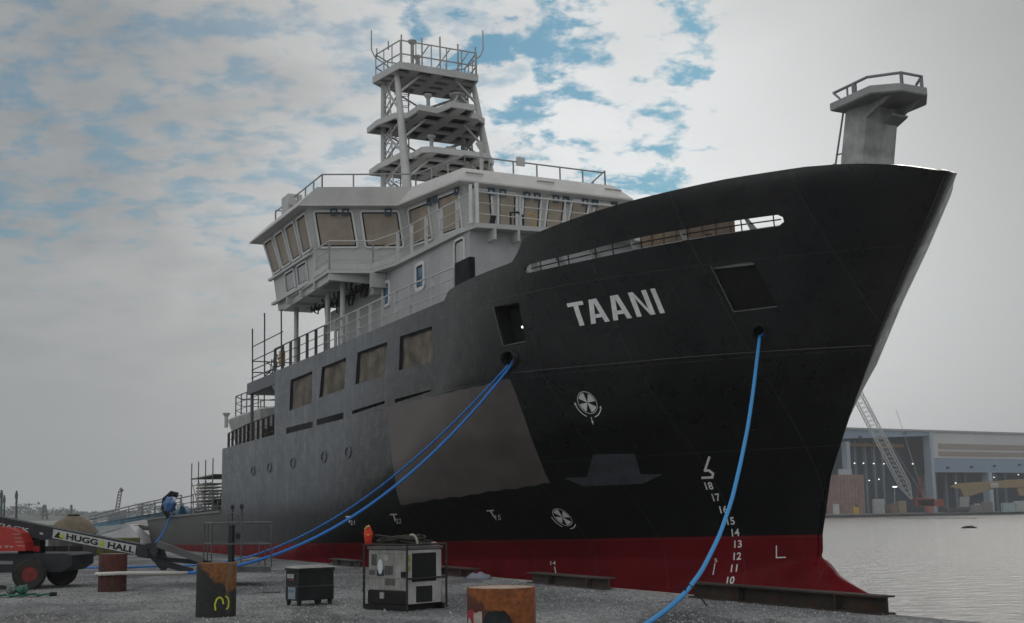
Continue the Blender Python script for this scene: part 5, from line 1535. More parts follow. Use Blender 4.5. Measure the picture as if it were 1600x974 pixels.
# ------------------------------------------------------------------ boom lift
def boom_lift():
    Y = 32.6
    o = ground_at(47, 912); root = empty('boom_lift', 'red and charcoal boom lift with a long sloping boom carrying a white company banner', 'boom lift', (o[0], o[1], 0))
    D = lambda px, py, dy=0.0: deep(px, py, Y + dy)
    CH = M('lift_charcoal', (.030, .033, .037), .5, var=.2, scale=3); RED = M('lift_red', (.36, .018, .012), .4, var=.15); LW = M('lift_white', (.42, .43, .43), .6, var=.1); TY = M('tyre_rubber', (.035, .034, .032), .9, var=.35, scale=6)
    RIM = M('lift_rim_red', (.20, .015, .012), .5, var=.3, scale=6)
    def slab(px, dy0, dy1, nm, m, parent=None, bev=.02):
        g = MB(); A = [D(x, y, dy0) for x, y in px]; Bk = [a + np.array([0, dy1 - dy0, 0]) for a in A]
        g.loft([A, Bk]); return g.build(nm, m, parent or root, world=True)
    boom = slab([(-75, 790), (0, 808), (84, 825), (226, 852), (226, 866), (214, 868), (84, 843), (30, 846), (-20, 840), (-75, 822)], -.35, .1, 'boom', CH)
    slab([(214, 852), (232, 857), (232, 873), (214, 870)], -.40, .15, 'boom_end', CH)
    # banner, standing off the boom side
    bq = [D(83.5, 827, -.37), D(213, 853, -.37), D(211, 866.5, -.37), D(81.5, 841, -.37)]
    g = MB(); g.loft([bq, [p + np.array([0, .018, 0]) for p in bq]]); banner = g.build('banner', LW, root, world=True)
    fm = quad_map([p + np.array([0, -.008, 0]) for p in bq])
    BT = M('banner_black', (.012, .014, .013), .6, var=.1); YG = M('banner_green', (.38, .46, .03), .6, var=.1)
    def words(t, u0, u1, v0, v1, m, nm, bold=.03):
        v, f = text_geo(t, bold); g = MB(); g.add([fm(u0 + a * (u1 - u0), v0 + b * (v1 - v0)) for a, b in v], f); g.build(nm, m, banner, world=True)
    words('HUGG', .165, .545, .16, .84, BT, 'banner_lettering', .035); words('&', .565, .635, .16, .84, YG, 'banner_ampersand', .05); words('HALL', .665, .985, .12, .84, BT, 'banner_lettering', .035)
    g = MB(); g.add([fm(*q) for q in ((.02, .14), (.05, .62), (.075, .86), (.085, .58), (.13, .14))], [(0, 1, 2, 3, 4)]); g.build('banner_logo', BT, banner, world=True)
    fm2 = fm; fm = quad_map([p + np.array([0, -.011, 0]) for p in bq])
    g = MB(); g.add([fm(*q) for q in ((.075, .40), (.095, .60), (.125, .56), (.14, .2), (.10, .2))], [(0, 1, 2, 3, 4)]); g.build('banner_logo', YG, banner, world=True)
    # maker's lettering along the boom, partly out of the picture
    fm = quad_map([D(-27, 812.5, -.36), D(47, 826.3, -.36), D(45, 834, -.36), D(-28, 821, -.36)])
    v, f = text_geo('SKYJACK', .02); g = MB(); g.add([fm(a, b) for a, b in v], f); g.build('boom_lettering', M('lettering_grey', (.45, .48, .50), .6), root, world=True)
    g = MB(); c = [D(62, 832, -.365), D(67, 833, -.365), D(67, 836, -.365), D(62, 835, -.365)]; g.loft([c, [p + np.array([0, .02, 0]) for p in c]]); g.build('boom_label', LW, root, world=True)
    # turntable hood
    hood = slab([(-70, 824), (-10, 823), (18, 826), (31, 834), (38, 848), (40, 861), (0, 862), (-70, 864)], -.95, -.36, 'hood', RED)
    for k in range(4):
        y = 834 + k * 6.0; c = [D(18 + k * 3 - k, y, -.96), D(30.5 + k * 2.6, y + .2, -.96), D(32 + k * 2.3, y + 2.0, -.96), D(22 + k * 2.5, y + 2.2, -.96)]
        g = MB(); g.loft([c, [p + np.array([0, .02, 0]) for p in c]]); g.build('hood_stripe', M('stripe_pale_red', (.42, .16, .13), .5), hood, world=True)
    fm = quad_map([D(-22, 853, -.965), D(21, 853, -.965), D(21, 857.4, -.965), D(-22, 857.6, -.965)])
    v, f = text_geo('SJ 85 T+', .03); g = MB(); g.add([fm(a, b) for a, b in v], f); g.build('hood_lettering', LW, hood, world=True)
    slab([(28, 838), (62, 842), (62, 866), (28, 866)], -.35, .05, 'turntable', M('turntable_black', (.012, .012, .013), .7))
    slab([(51, 853), (61, 854), (61, 862), (51, 862)], -.45, -.36, 'rear_lamp', M('lamp_red', (.30, .012, .02), .3))
    # chassis
    slab([(-70, 866), (100, 865), (112, 868), (112, 884), (96, 894), (-70, 896)], -.75, .9, 'chassis', CH)
    slab([(-30, 876), (20, 877), (20, 882), (-30, 882)], -.77, -.75, 'chassis_label', M('label_grey', (.25, .26, .27), .6))
    for px, py, r, dy, nm in ((46, 890.5, .375, -1.05, 'wheel'), (97, 886.5, .375, .75, 'wheel'), (-60, 890, .375, -1.05, 'wheel')):
        c = D(px, py, dy); c[2] = r
        axis = np.array([.32, -.95, 0]); u = np.cross(axis, Z3); g = MB(); n = 40; prof = [(r * .5, -.16), (r * .86, -.17), (r * .97, -.13), (r, -.05), (r, .05), (r * .97, .13), (r * .86, .17), (r * .5, .16)]
        rings = []
        for rr, a in prof: rings.append([c + axis * a + (u * math.cos(t) + Z3 * math.sin(t)) * (rr * (1 + (.02 if i % 2 and rr > r * .9 else 0))) for i, t in enumerate(np.linspace(0, 2 * math.pi, n, endpoint=False))])
        g.loft(rings, cap=False); wh = g.build('wheel', TY, root, world=True, smooth=30)
        g = MB()
        for k in range(18):
            t = 2 * math.pi * k / 18
            for sg in (-1, 1):
                p = c + (u * math.cos(t + sg * .06) + Z3 * math.sin(t + sg * .06)) * r; q = c + axis * .15 * sg + (u * math.cos(t + sg * .12) + Z3 * math.sin(t + sg * .12)) * r * .985
                g.beam(p, q, .05, .035, up=tuple(u * math.cos(t) + Z3 * math.sin(t)))
        g.build('tread', TY, wh, world=True)
        g = MB()
        rings = [[c + axis * a + (u * math.cos(t) + Z3 * math.sin(t)) * rr for t in np.linspace(0, 2 * math.pi, 28, endpoint=False)] for rr, a in ((r * .64, .12), (r * .62, .15), (r * .52, .13), (r * .48, .04), (r * .2, .04), (r * .18, .14), (.01, .14))]
        g.loft(rings); g.build('rim', RIM if dy < 0 else CH, wh, world=True, smooth=40)
    # knuckle, jib, basket
    slab([(226, 850), (246, 848), (252, 868), (260, 882), (252, 892), (242, 880), (228, 866)], -.35, .1, 'jib_knuckle', CH)
    g = MB(); J = lambda px, py, dy=0: deep(px, py, 32.2 + dy)
    g.beam(J(246, 850), J(318, 876), .10, .16); g.build('jib', M('jib_grey', (.09, .092, .092), .5, var=.2), root, world=True)
    g = MB(); g.beam(J(256, 874, .2), J(330, 880, .2), .10, .11); g.beam(J(246, 878, .1), J(300, 893, .1), .14, .14); g.build('jib_link', CH, root, world=True)
    g = MB(); g.bar(J(236, 862, -.3), J(243, 870, -.3), .05, 8); g.bar(J(240, 861, -.32), J(240, 861, .2), .1, 12); g.build('jib_pin', CH, root, world=True)
    BK = M('basket_grey', (.075, .078, .08), .55, var=.25, scale=5)
    c0, c1, c2, c3 = J(330, 884, -.2), J(424, 873, -.6), J(405, 868, 1.0), J(318, 874, 1.4)
    for p in (c0, c1, c2, c3): p[2] = .46
    g = MB(); g.loft([[c0, c1, c2, c3], [p + Z3 * -.12 for p in (c0, c1, c2, c3)]]); bk = g.build('basket_floor', BK, root, world=True)
    g = MB()
    for z in (.55, 1.06):
        for a, b in ((c0, c1), (c1, c2), (c2, c3), (c3, c0)): g.bar(a + Z3 * z, b + Z3 * z, .018 if z < 1 else .024, 6)
    for a, b in ((c0, c1), (c1, c2), (c2, c3), (c3, c0)):
        for k in (0, .5): q = a + (b - a) * k; g.bar(q, q + Z3 * 1.06, .018, 6)
    q = (c0 + c1) / 2 + Z3 * 1.06; d = (c1 - c0) / np.linalg.norm(c1 - c0)
    for off in (-.35, .0): g.tube([q + d * (off - .02), q + d * (off) + Z3 * .2, q + d * (off + .1) + Z3 * .25, q + d * (off + .24) + Z3 * .2, q + d * (off + .26)], .018, 6)
    g.build('basket_rail', M('basket_rail', (.075, .078, .08), .5, var=.2), bk, world=True)
    g = MB(); m_ = (c2 + c3) / 2; g.beam(m_ + Z3 * .0, m_ + Z3 * 1.0, .3, .1, up=(1, 0, 0)); g.build('control_box', CH, bk, world=True)


boom_lift()

# green sling and plastic lumps on the gravel
a = ground_at(-6, 935); b = ground_at(78, 932); root = empty('lifting_sling', 'green webbing sling stretched on the gravel with a black end', 'sling', a)
g = MB(); pts = [a + (b - a) * k / 14 + np.array([0, .18 * math.sin(k * .9), .03 + .03 * abs(math.sin(k * 1.3))]) for k in range(15)]
for p, q in zip(pts[:-1], pts[1:]): g.beam(p, q, .10, .035)
g.build('webbing', M('sling_green', (.012, .12, .075), .7, var=.3, scale=6), root, world=True)
g = MB(); g.bar(pts[-1], pts[-1] + np.array([.14, -.02, .0]), .045, 8); g.build('end_fitting', M('black_cable', (0, 0, 0)), root, world=True)
for px, lab in ((18, 'crumpled clear plastic bag on the green sling, beside the frame edge'), (34, 'crumpled green plastic bag on the sling, nearer its black end')):
    p = ground_at(px, 933); root = empty('plastic_bag', lab, 'plastic bag', p, group='plastic bags on the sling')
    bm = bmesh.new(); bmesh.ops.create_icosphere(bm, subdivisions=3, radius=1)
    for v in bm.verts:
        c = v.co.copy(); k = 1 + .25 * math.sin(6 * c.x + px) * math.sin(5 * c.y + 2) + .15 * math.sin(11 * c.z)
        v.co = Vector((p[0] + c.x * .12 * k, p[1] + c.y * .12 * k, .045 + (c.z * .5 + .5) * .20 * k))
    g = MB(); g.bm(bm); g.build('film', M('plastic_clear' if px == 18 else 'plastic_green', (.10, .13, .12) if px == 18 else (.02, .10, .07), .15, var=.5, scale=14), root, world=True, smooth=True)

# ------------------------------------------------------------------ beyond the stern: hut, tarpaulins, gangway, poles
def hut():
    p = ground_at(100, 871); Y = p[1]; root = empty('storage_hut', 'low dark hut with a tan conical roof and flat dark vent cap', 'hut', (p[0], p[1], 0))
    sc = Y / FPX
    g = MB(); g.lathe([(37 * sc, 0), (37 * sc, 36 * sc), (36 * sc, 37 * sc)], (p[0], p[1] + 1, 0), 10); g.build('wall', M('hut_wall', (.085, .08, .075), .85, var=.35), root, world=True)
    g = MB(); g.lathe([(40 * sc, 35 * sc), (36 * sc, 42 * sc), (26 * sc, 53 * sc), (11 * sc, 62.5 * sc), (0, 63 * sc)], (p[0], p[1] + 1, 0), 24); g.build('roof', M('tan_roof', (.155, .125, .085), .9, var=.35, scale=1.5), root, world=True, smooth=40)
    g = MB(); g.lathe([(9 * sc, 61 * sc), (9 * sc, 65 * sc), (0, 65 * sc)], (p[0], p[1] + 1, 0), 14); g.build('vent_cap', M('dark_cap', (.02, .02, .02), .8), root, world=True)
    g = MB()
    for k in (-24, -4, 16): g.box((p[0] + (k - 7) * sc, p[1] - .1, 6 * sc), (p[0] + (k + 9) * sc, p[1] + .3, 17 * sc))
    g.build('opening', DARK, root, world=True)


hut()


def tarp(name, label, px, Y, back, m):
    A = [deep(x, y, Y) for x, y in px]
    z0 = min(p[2] for p in A)
    root = empty(name, label, 'tarpaulin', (A[0][0], A[0][1], z0)); g = MB()
    n = len(A); rows = []
    for k, (dy, f) in enumerate(((0, 1), (back * .5, 1.02), (back, .75))):
        rows.append([p + np.array([0, dy, (p[2] - z0) * (f - 1) + .05 * math.sin(i * 2 + k)]) for i, p in enumerate(A)])
    g.loft(rows); g.build('sheet', m, root, smooth=False, world=True)


TW2 = M('white_tarp', (.50, .51, .52), .7, var=.12, scale=.8)
tarp('white_tarpaulin', 'white tarpaulin peak stretched below the stern', [(150, 838), (204, 823.5), (216, 838), (226, 852), (226, 857), (150, 846)], 74, 3, TW2)
tarp('pale_tarpaulin', 'pale grey tarpaulin spread flat behind the hut roof', [(128, 831), (146, 824), (200, 819), (204, 822), (170, 832), (150, 837), (128, 837)], 78, 4, M('grey_tarp', (.33, .36, .38), .7, var=.15))
p = deep(190, 855, 60); root = empty('yellow_crate', 'dull yellow-green crate standing on the quay below the tarpaulin', 'crate', (p[0], p[1], 0)); g = MB(); g.bevbox((-1.3, 0, 0), (.6, .9, .75), .03)
for k in range(5): g.box((-1.25 + k * .4, -.03, .03), (-1.18 + k * .4, 0, .72))
g.build('slats', M('dull_yellow_green', (.12, .125, .03), .8, var=.3), root)


def gangway():
    Yf, Yb = 78, 87
    P = lambda px, py: deep(px, py, Yf + (Yb - Yf) * (px - 120) / 165)
    root = empty('gangway', 'grey railed gangway with a blue edge climbing to the stern', 'gangway', P(125, 824)); m = M('gangway_grey', (.22, .235, .245), .5, var=.2)
    a, b, c = P(120, 823), P(223, 805), P(284, 795)
    off = np.array([.5, 1.1, 0])
    g = MB(); g.loft([[a, b, c, c + off, b + off, a + off], [p - Z3 * .18 for p in (a, b, c, c + off, b + off, a + off)]]); g.build('walkway', M('gangway_blue', (.10, .19, .25), .5, var=.3), root, world=True)
    g = MB(); ra, rb, rc = P(118, 811), P(223, 786.5), P(284, 774)
    for o in (0 * off, off):
        g.tube([ra + o, rb + o, rc + o], .05, 6); g.tube([(ra + a) / 2 + o, (rb + b) / 2 + o, (rc + c) / 2 + o], .03, 6)
        for k in (0.05, .28, .53, .78, 1.0): g.bar(a + (b - a) * k + o, ra + (rb - ra) * k + o, .04, 6)
        for k in (.3, .65, 1.0): g.bar(b + (c - b) * k + o, rb + (rc - rb) * k + o, .04, 6)
    g.build('handrail', m, root, world=True)


gangway()
PG = 'bare poles standing far beyond the boom lift'
for px, y0, w, lab, col in ((2.5, 766, .17, 'greenish tall pole at the frame edge beyond the boom lift', (.05, .09, .085)), (7, 774, .13, 'shorter dark pole beside the greenish pole', (.06, .07, .075)), (26, 767, .15, 'slim dark pole standing alone above the boom', (.06, .065, .07))):
    a = deep(px, 812, 150); a[2] = 0; b = deep(px, y0, 150); root = empty('mast_pole', lab, 'pole', a, group=PG)
    g = MB(); g.bar(a, b, w, 8, r2=w * .7); g.bar(b - Z3 * .9, b - Z3 * .3, w * 1.15, 8); g.build('pole', M('pole_%d' % int(px), col, .7), root, world=True)
a = deep(70, 812, 420); a[2] = 0; root = empty('lattice_tower', 'faint two-legged tower above the treeline', 'tower', a); g = MB()
t = deep(69.5, 789, 420)
for px in (66, 74):
    f = deep(px, 812, 420); g.bar(f, t + np.array([(px - 70) * .06, 0, 0]), .35, 6)
g.bar(deep(67, 806, 420), deep(73, 806, 420), .25, 6); g.bar(deep(68, 799, 420), deep(72, 799, 420), .22, 6); g.build('legs', M('far_steel', (.10, .11, .12), .7), root, world=True)
a = deep(111, 812, 420); a[2] = 0; root = empty('lattice_tower', 'faint single post tower above the hut roof', 'tower', a); g = MB(); g.bar(a, deep(111.5, 789, 420), .5, 6, r2=.35); g.bar(deep(109.5, 792, 420), deep(113.5, 792, 420), .2, 6); g.build('post', M('far_steel', (0, 0, 0)), root, world=True)
a = deep(181, 812, 300); a[2] = 0; root = empty('tower_crane', 'faint crane with a leaning lattice boom behind the gangway', 'crane', a); g = MB()
b0, b1 = deep(181.5, 808, 300), deep(188, 767, 300); n = 9
for o in (-.45, .45): g.bar(b0 + np.array([o, 0, 0]), b1 + np.array([o * .8, 0, 0]), .13, 5)
for k in range(n): p = b0 + (b1 - b0) * k / n; q = b0 + (b1 - b0) * (k + 1) / n; g.bar(p + np.array([-.45, 0, 0]), q + np.array([.45, 0, 0]), .08, 5); g.bar(p + np.array([.45, 0, 0]), q + np.array([-.45, 0, 0]), .08, 5)
g.bar(b1, b1 + np.array([.5, 0, .4]), .5, 6); g.build('boom', M('far_crane', (.12, .13, .14), .7), root, world=True)
g = MB(); g.box((b0[0] - 1.6, b0[1] - 1, -.0), (b0[0] + 1.6, b0[1] + 2, 2.2)); g.build('cab', M('far_crane', (0, 0, 0)), root, world=True)

# ------------------------------------------------------------------ the shipyard across the water
HP = np.array([153.0, 470.0, 0]); HB = np.array([-FAX[1], FAX[0], 0])
HM = Matrix([[FAX[0], HB[0], 0, HP[0]], [FAX[1], HB[1], 0, HP[1]], [0, 0, 1, -.45], [0, 0, 0, 1]])


def hall_xz(px, py, back=0.0):
    d = pix_dir(px, py); o = HP + HB * back; k = ((o - CAM) @ HB) / (d @ HB); p = CAM + d * k - HP
    return p @ FAX, p[2] + .45


def yard():
    root = empty('assembly_hall', 'pale blue-grey shipyard assembly hall with tall dark door openings and tan bands', 'hall', mat=HM)
    LB = M('hall_blue_grey', (.23, .31, .41), .7, var=.08, scale=.05); WH = M('hall_white', (.50, .51, .52), .7, var=.06, scale=.05); TN = M('hall_tan', (.30, .26, .225), .7, var=.08, scale=.05)
    DK = M('hall_inside', (.022, .045, .080), .8, var=.3, scale=.1); MID = M('hall_column', (.12, .16, .20), .7, var=.2, scale=.1)
    Z = lambda px, py: hall_xz(px, py)[1]
    X = lambda px: hall_xz(px, 760)[0]
    top = Z(1452, 675)
    xl, xr, xc = -62, 95, 0
    g = MB()
    g.box((xl, 12, 0), (xr, 46, top - .4)); g.build('back_wall', DK, root)
    g = MB(); g.loft([[(xl, -.5, top), (xr, -.5, top), (xr, 47, top + .6), (xl, 47, top + .6)], [(xl, -.5, top + .7), (xr, -.5, top + .7), (xr, 47, top + 1.3), (xl, 47, top + 1.3)]]); g.build('roof', M('hall_roof', (.34, .35, .36), .7, var=.08, scale=.05), root)
    def bx(x0, x1, z0, z1, y0, y1, nm, m): g = MB(); g.box((x0, y0, z0), (x1, y1, z1)); g.build(nm, m, root)
    # left bay: frame round the great door
    z1 = Z(1400, 686)
    g = MB(); g.prism([(xl, 0, Z(1330, 689)), (xc - 1.6, 0, Z(1446, 681)), (xc - 1.6, 0, top), (xl, 0, top)], (0, 3, 0)); g.build('door_header', LB, root)
    bx(xc - 1.6, xc + .0, 0, top, -.4, 3, 'corner_column', M('hall_column_light', (.33, .40, .47), .7, var=.06, scale=.1))
    bx(X(1328), X(1333), 0, Z(1330, 690), .5, 3, 'door_column', M('hall_column_light', (0, 0, 0)))
    for px, w in ((1345, 1.3), (1362, 1.2), (1378, 1.1), (1392, 1.0), (1405, 1.0)): bx(X(px) - w / 2, X(px) + w / 2, 0, z1 - .5, 7, 8, 'inner_column', MID)
    bx(X(1345), X(1436), Z(1390, 697), Z(1390, 692), 6, 6.9, 'crane_girder', M('girder_orange', (.24, .13, .05), .7, var=.1))
    # right bay: fascia bands and openings
    za, zb, zc, zd = Z(1456, 693), Z(1456, 701), Z(1456, 705), Z(1456, 712)
    zE, zF = Z(1456, 716), Z(1456, 738)
    bx(0.01, xr, zE, top, .0, 3, 'fascia', WH)
    bx(3, xr, zb, za, -.25, 0, 'fascia_band', TN); bx(3, xr, zd, zc, -.25, 0, 'fascia_band', TN)
    bx(0.01, xr, zF, zE - .01, .15, 3, 'lower_fascia', LB)
    for px in (1548.5,): bx(X(px) - 1.0, X(px) + 1.0, 0, zF - .01, -.1, 3, 'bay_column', M('hall_column_light', (0, 0, 0)))
    bx(X(1590) + 18, X(1590) + 20, 0, zF - .01, -.1, 3, 'bay_column', M('hall_column_light', (0, 0, 0)))
    for px, w in ((1467, 1.6), (1482, 1.7), (1499, 1.4), (1515, 1.3), (1530, 1.2), (1563, 1.2), (1578, 1.2), (1592, 1.2)): bx(X(px) - w / 2, X(px) + w / 2, 0, zF - .3, 6, 7, 'inner_column', MID)
    # lamps
    for px, py in ((1335, 724), (1349, 724), (1365, 724.5), (1381, 725), (1347, 750), (1358, 751), (1373, 749), (1426, 725), (1458, 742), (1591, 742), (1553, 746), (1493, 755)):
        x, z = hall_xz(px, py, 5.4)
        g = MB(); g.bevbox((x - .22, 5.2, z - .13), (x + .22, 5.5, z + .13), .05); g.build('hall_lamp', M('hall_lamp_glow', (1, 1, 1), .5, var=0, emit=2.2), root)
    for px, py in ((1412, 677.5), (1343, 683), (1480, 731), (1517, 730), (1553, 728.5), (1592, 726.5)):
        x, z = hall_xz(px, py); g = MB(); g.bevbox((x - .45, -.9, z - .3), (x + .45, 0.1, z + .35), .08); g.build('floodlight_case', M('flood_dark', (.07, .075, .08), .6), root)

    def yard_obj(name, label, cat, px, py, dep, group=None):
        p = deep(px, py, dep); return empty(name, label, cat, (p[0], p[1], -.45), math.atan2(FAX[1], FAX[0]), group), dep / FPX
    # crawler crane with lattice boom
    Yc = 445
    C = lambda px, py, dy=0: deep(px, py, Yc + dy)
    r, sc = yard_obj('crawler_crane', 'red crawler crane raising a long grey lattice boom in front of the hall', 'crane', 1440, 796, Yc)
    bf, bt = C(1424.5, 780), C(1316, 572); d = (bt - bf); L = np.linalg.norm(d); d /= L; nrm = np.cross(d, (0, 1, 0)); nrm /= np.linalg.norm(nrm); yv = np.array([0, 1.0, 0])
    LG = M('lattice_grey', (.42, .43, .43), .6, var=.1)
    g = MB(); n = 30
    def wdt(k): return 1.55 * min(1, .12 + k * 9) * min(1, .3 + (1 - k) * 8)
    cor = [[bf + d * L * i / n + nrm * sx * wdt(i / n) + yv * sy * wdt(i / n) for sx, sy in ((-1, -1), (1, -1), (1, 1), (-1, 1))] for i in range(n + 1)]
    for i in range(n):
        for j in range(4):
            g.bar(cor[i][j], cor[i + 1][j], .17, 5); k = (j + 1) % 4; g.bar(cor[i][j], cor[i + 1][k] if i % 2 else cor[i + 1][k], .085, 4)
            g.bar(cor[i][k], cor[i + 1][j], .06, 4)
    g.build('lattice_boom', LG, r, world=True)
    g = MB(); pm = C(1424, 742, 2); g.bar(C(1446, 782), C(1400, 640, 1), .08, 5); g.bar(C(1447, 782), bt, .07, 5); g.build('pendant_line', M('line_grey', (.3, .3, .31), .6), r, world=True)
    CRD = M('crane_red', (.21, .022, .026), .6, var=.2, scale=.4)
    g = MB(); a, b = C(1429, 792), C(1457, 778.5); g.bevbox((a[0], Yc - 2, a[2]), (b[0], Yc + 2, b[2]), .2); g.bevbox((C(1422, 0)[0], Yc - 2, a[2]), (a[0] + .5, Yc, a[2] + 2.4), .15); g.build('house', CRD, r, world=True)
    g = MB(); g.bar(C(1433, 779), C(1437, 745), .2, 5); g.bar(C(1441, 779), C(1437, 745), .2, 5); g.bar(C(1446, 779), C(1437, 745), .12, 5); g.build('gantry_frame', CRD, r, world=True)
    g = MB()
    for dy in (-2.6, 1.8): g.bevbox((C(1423, 0)[0], Yc + dy, -.45), (C(1456, 0)[0], Yc + dy + .9, .9), .3)
    g.build('track', M('crane_track', (.04, .04, .04), .8), r, world=True)
    # goliath gantry, yellow
    Yg = 452
    Gp = lambda px, py, dy=0: deep(px, py, Yg + dy)
    r, sc = yard_obj('gantry_crane', 'long yellow girder with a sloping haunch on a grey leg in front of the hall', 'gantry', 1507, 796, Yg)
    YL = M('gantry_yellow', (.25, .18, .09), .7, var=.12, scale=.2)
    g = MB(); g.prism([Gp(1488, 761), Gp(1498, 755.5), Gp(1640, 746), Gp(1640, 760), Gp(1560, 763), Gp(1545, 766), Gp(1520, 774), Gp(1506, 776), Gp(1501, 764), Gp(1489, 762)], (0, 3, 0)); g.build('girder', YL, r, world=True)
    g = MB(); g.prism([Gp(1500, 777), Gp(1515, 776), Gp(1514, 792), Gp(1500, 793)], (0, 2.5, 0)); g.build('leg', M('leg_grey', (.27, .27, .27), .7, var=.1), r, world=True)
    g = MB(); g.prism([Gp(1589, 763), Gp(1640, 760), Gp(1640, 772), Gp(1594, 775)], (0, 2.5, 0)); g.build('trolley', YL, r, world=True)
    g = MB(); a = Gp(1553, 759, -1); g.bevbox((a[0] - 1.3, Yg - 1.2, a[2] - .8), (a[0] + 1.6, Yg - .1, a[2] + .9), .2); g.build('trolley_cab', M('cab_pale', (.35, .34, .32), .6), r, world=True)
    # block module under construction
    Yb = 436
    r, sc = yard_obj('hull_block', 'large rusty pink hull block with vertical stiffeners standing on the far quay', 'hull block', 1325, 797, Yb)
    Bp = lambda px, py: deep(px, py, Yb)
    a, b = Bp(1302, 797), Bp(1349, 742); a[2] = -.45
    PK = M('pink_primer', (.27, .175, .15), .8, var=.22, scale=.4, streak=.4)
    g = MB(); g.box((a[0], Yb, a[2]), (b[0], Yb + 9, b[2])); g.build('shell', PK, r, world=True)
    g = MB()
    for k in range(9): x = a[0] + (b[0] - a[0]) * (k + .3) / 9; g.box((x, Yb - .25, a[2]), (x + .3, Yb, b[2] + .2))
    for k in range(4): z = a[2] + (b[2] - a[2]) * (k + .6) / 4.2; g.box((a[0], Yb - .2, z), (b[0], Yb - .001, z + .25))
    g.build('stiffener', M('pink_stiffener', (.20, .13, .115), .8, var=.3, scale=.4), r, world=True)
    g = MB(); p = Bp(1322, 738); g.box((p[0] - 2, Yb + 1, b[2]), (p[0] + 2.2, Yb + 3, b[2] + 2.0)); g.build('top_frame', M('frame_pale', (.34, .36, .38), .7), r, world=True)
    # yard clutter: each its own
    def stackbox(name, label, cat, x0, x1, y0, col, group=None, extra=None):
        r, sc = yard_obj(name, label, cat, (x0 + x1) / 2, 796, 432 + (x0 % 7)); yy = 432 + (x0 % 7)
        p0, p1 = deep(x0, 796, yy), deep(x1, y0, yy); g = MB(); g.bevbox((p0[0], yy, -.45), (p1[0], yy + 2.4, p1[2]), .12)
        n = max(2, int((p1[0] - p0[0]) / .9))
        for k in range(n): x = p0[0] + (p1[0] - p0[0]) * (k + .5) / n; g.box((x - .07, yy - .06, -.4), (x + .07, yy, p1[2] - .12))
        g.build('body', M('yard_' + name + '_%d' % int(x0), col, .7, var=.15, scale=.5), r, world=True)
        if extra:
            for (u0, u1, v0, v1, c2, nm) in extra:
                g = MB(); q0, q1 = deep(u0, v1, yy), deep(u1, v0, yy); g.bevbox((q0[0], yy + .3, q0[2]), (q1[0], yy + 2.0, q1[2]), .08); g.build(nm, M('yard_part_%d_%d' % (u0, v0), c2, .6), r, world=True)
        return r
    G_ = 'containers and crates on the far quay'
    stackbox('site_container', 'tan container beside the boom foot of the crawler crane', 'container', 1404, 1416, 783, (.24, .19, .13), G_)
    stackbox('site_container', 'brown container beside the tan one', 'container', 1393, 1402, 787, (.15, .10, .07), G_)
    stackbox('site_container', 'pale grey container with rounded top half hidden by the boom', 'container', 1366, 1382, 780, (.30, .31, .31), G_)
    stackbox('site_container', 'low white container at the foot of the pink block', 'container', 1304, 1311, 788, (.45, .45, .44), G_)
    stackbox('site_container', 'small brown crate near the crane track', 'container', 1384, 1391, 789, (.17, .12, .09), G_)
    stackbox('site_container', 'long low grey crate under the yellow girder', 'container', 1519, 1536, 789, (.15, .15, .15), G_)
    stackbox('site_container', 'grey-brown crate stack before the bay column', 'container', 1537, 1551, 784, (.16, .15, .135), G_)
    stackbox('site_container', 'white cabin with a dark door below the girder leg', 'container', 1526.5, 1531, 787, (.36, .37, .38), G_)
    stackbox('wheel_loader', 'yellow wheel loader below the pink hull block', 'loader', 1333, 1342, 792.5, (.50, .30, .03), None, [(1338, 1341, 788.5, 792.5, (.06, .06, .06), 'cab')])
    stackbox('parked_truck', 'pale blue tank truck parked below the yellow girder', 'truck', 1568, 1586, 786, (.28, .34, .37), 'trucks on the far quay', [(1583, 1587.5, 788, 793, (.06, .07, .08), 'windscreen')])
    stackbox('parked_truck', 'greenish white truck at the frame edge on the far quay', 'truck', 1588, 1604, 783, (.34, .38, .36), 'trucks on the far quay', [(1589, 1593, 788, 793, (.06, .07, .08), 'windscreen')])
    stackbox('parked_truck', 'low red flatbed beside the crawler crane', 'truck', 1449, 1458, 791, (.30, .08, .08), 'trucks on the far quay')
    # a lamp mast
    r, sc = yard_obj('floodlight_mast', 'slim mast with a lit floodlight in front of the great door', 'lamp mast', 1398, 796, 433)
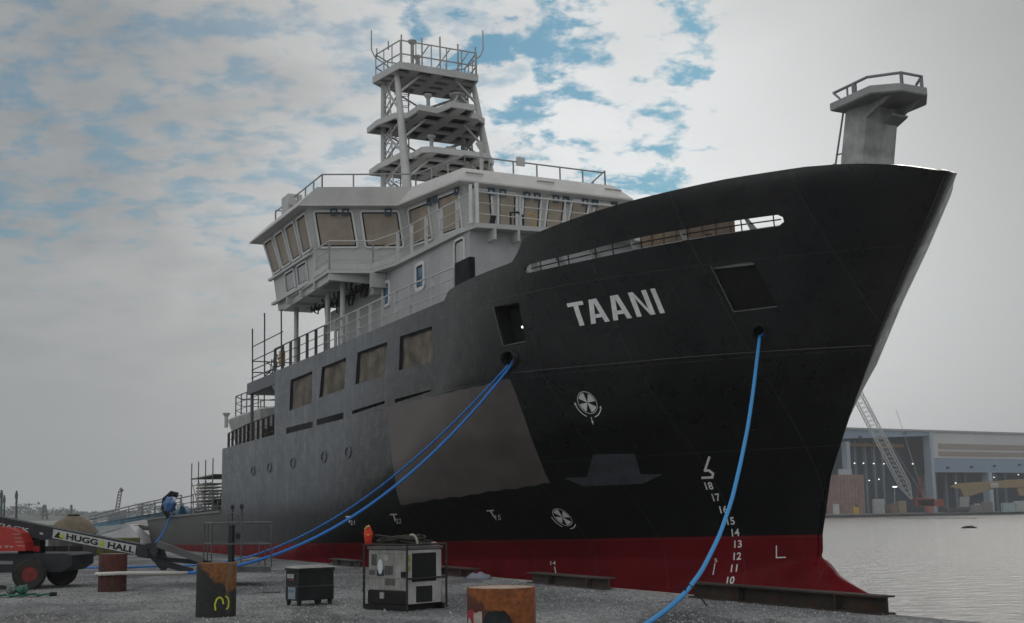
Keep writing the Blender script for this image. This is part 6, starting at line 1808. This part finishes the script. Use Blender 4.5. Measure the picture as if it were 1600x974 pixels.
    b, t = deep(1398, 797, 433), deep(1398, 761, 433); g = MB(); g.bar(b, t, .14, 6); g.build('mast', M('line_grey', (0, 0, 0)), r, world=True)
    g = MB(); g.bevbox((t[0] - .7, 432.6, t[2] - .15), (t[0] + .7, 433.2, t[2] + .2), .08); g.build('lamp_head', M('hall_lamp_glow', (0, 0, 0)), r, world=True)
    # floating boom and a snag on the water
    a, b = ground_at(1385, 810.2, WATER), ground_at(1524, 810.2, WATER); r = empty('debris_raft', 'long low dark drift of debris floating near the far quay', 'drift', ((a + b) / 2))
    g = MB(); n = 30
    for k in range(n): p = a + (b - a) * k / n; q = a + (b - a) * (k + .9) / n; w_ = .5 + .4 * math.sin(k * 1.7); g.beam(p + np.array([0, math.sin(k), .02]), q + np.array([0, math.sin(k + 1), .05]), 1.2 * abs(w_) + .4, .14)
    g.build('flotsam', M('flotsam', (.06, .06, .055), .9, var=.3), r, world=True)
    p = ground_at(1514, 825.5, WATER); r = empty('floating_log', 'dark log floating by itself on the river', 'log', p); g = MB()
    g.tube([p + np.array([x, 0, z]) for x, z in ((-1.1, .0), (-.6, .12), (0, .16), (.6, .14), (1.1, .02))], .16, 8, radii=[.08, .15, .18, .15, .07]); g.tube([p + np.array([.2, 0, .15]), p + np.array([.45, .05, .42])], .05, 6)
    g.build('log', M('wet_log', (.02, .018, .016), .7), r, world=True)


yard()
# the air over the river: one even box of haze round everything
g = MB(); g.box((-760, -140, WATER - 1.5), (760, 1160, 60))
m = bpy.data.materials.new('haze_air'); m.use_nodes = True
T = NT(m.node_tree); T.n.remove(T.n['Principled BSDF'])
pv_ = T.node('ShaderNodeVolumePrincipled'); pv_.inputs['Color'].default_value = (.95, .98, 1.0, 1); pv_.inputs['Density'].default_value = HAZE; pv_.inputs['Anisotropy'].default_value = 0.0
T.l.new(pv_.outputs[0], T.n['Material Output'].inputs['Volume'])
tag(g.build('haze', m), kind='stuff')
SC.cycles.samples = 64
SC.cycles.use_denoising = True
SC.cycles.max_bounces = 6; SC.cycles.diffuse_bounces = 3; SC.cycles.glossy_bounces = 3; SC.cycles.volume_bounces = 0
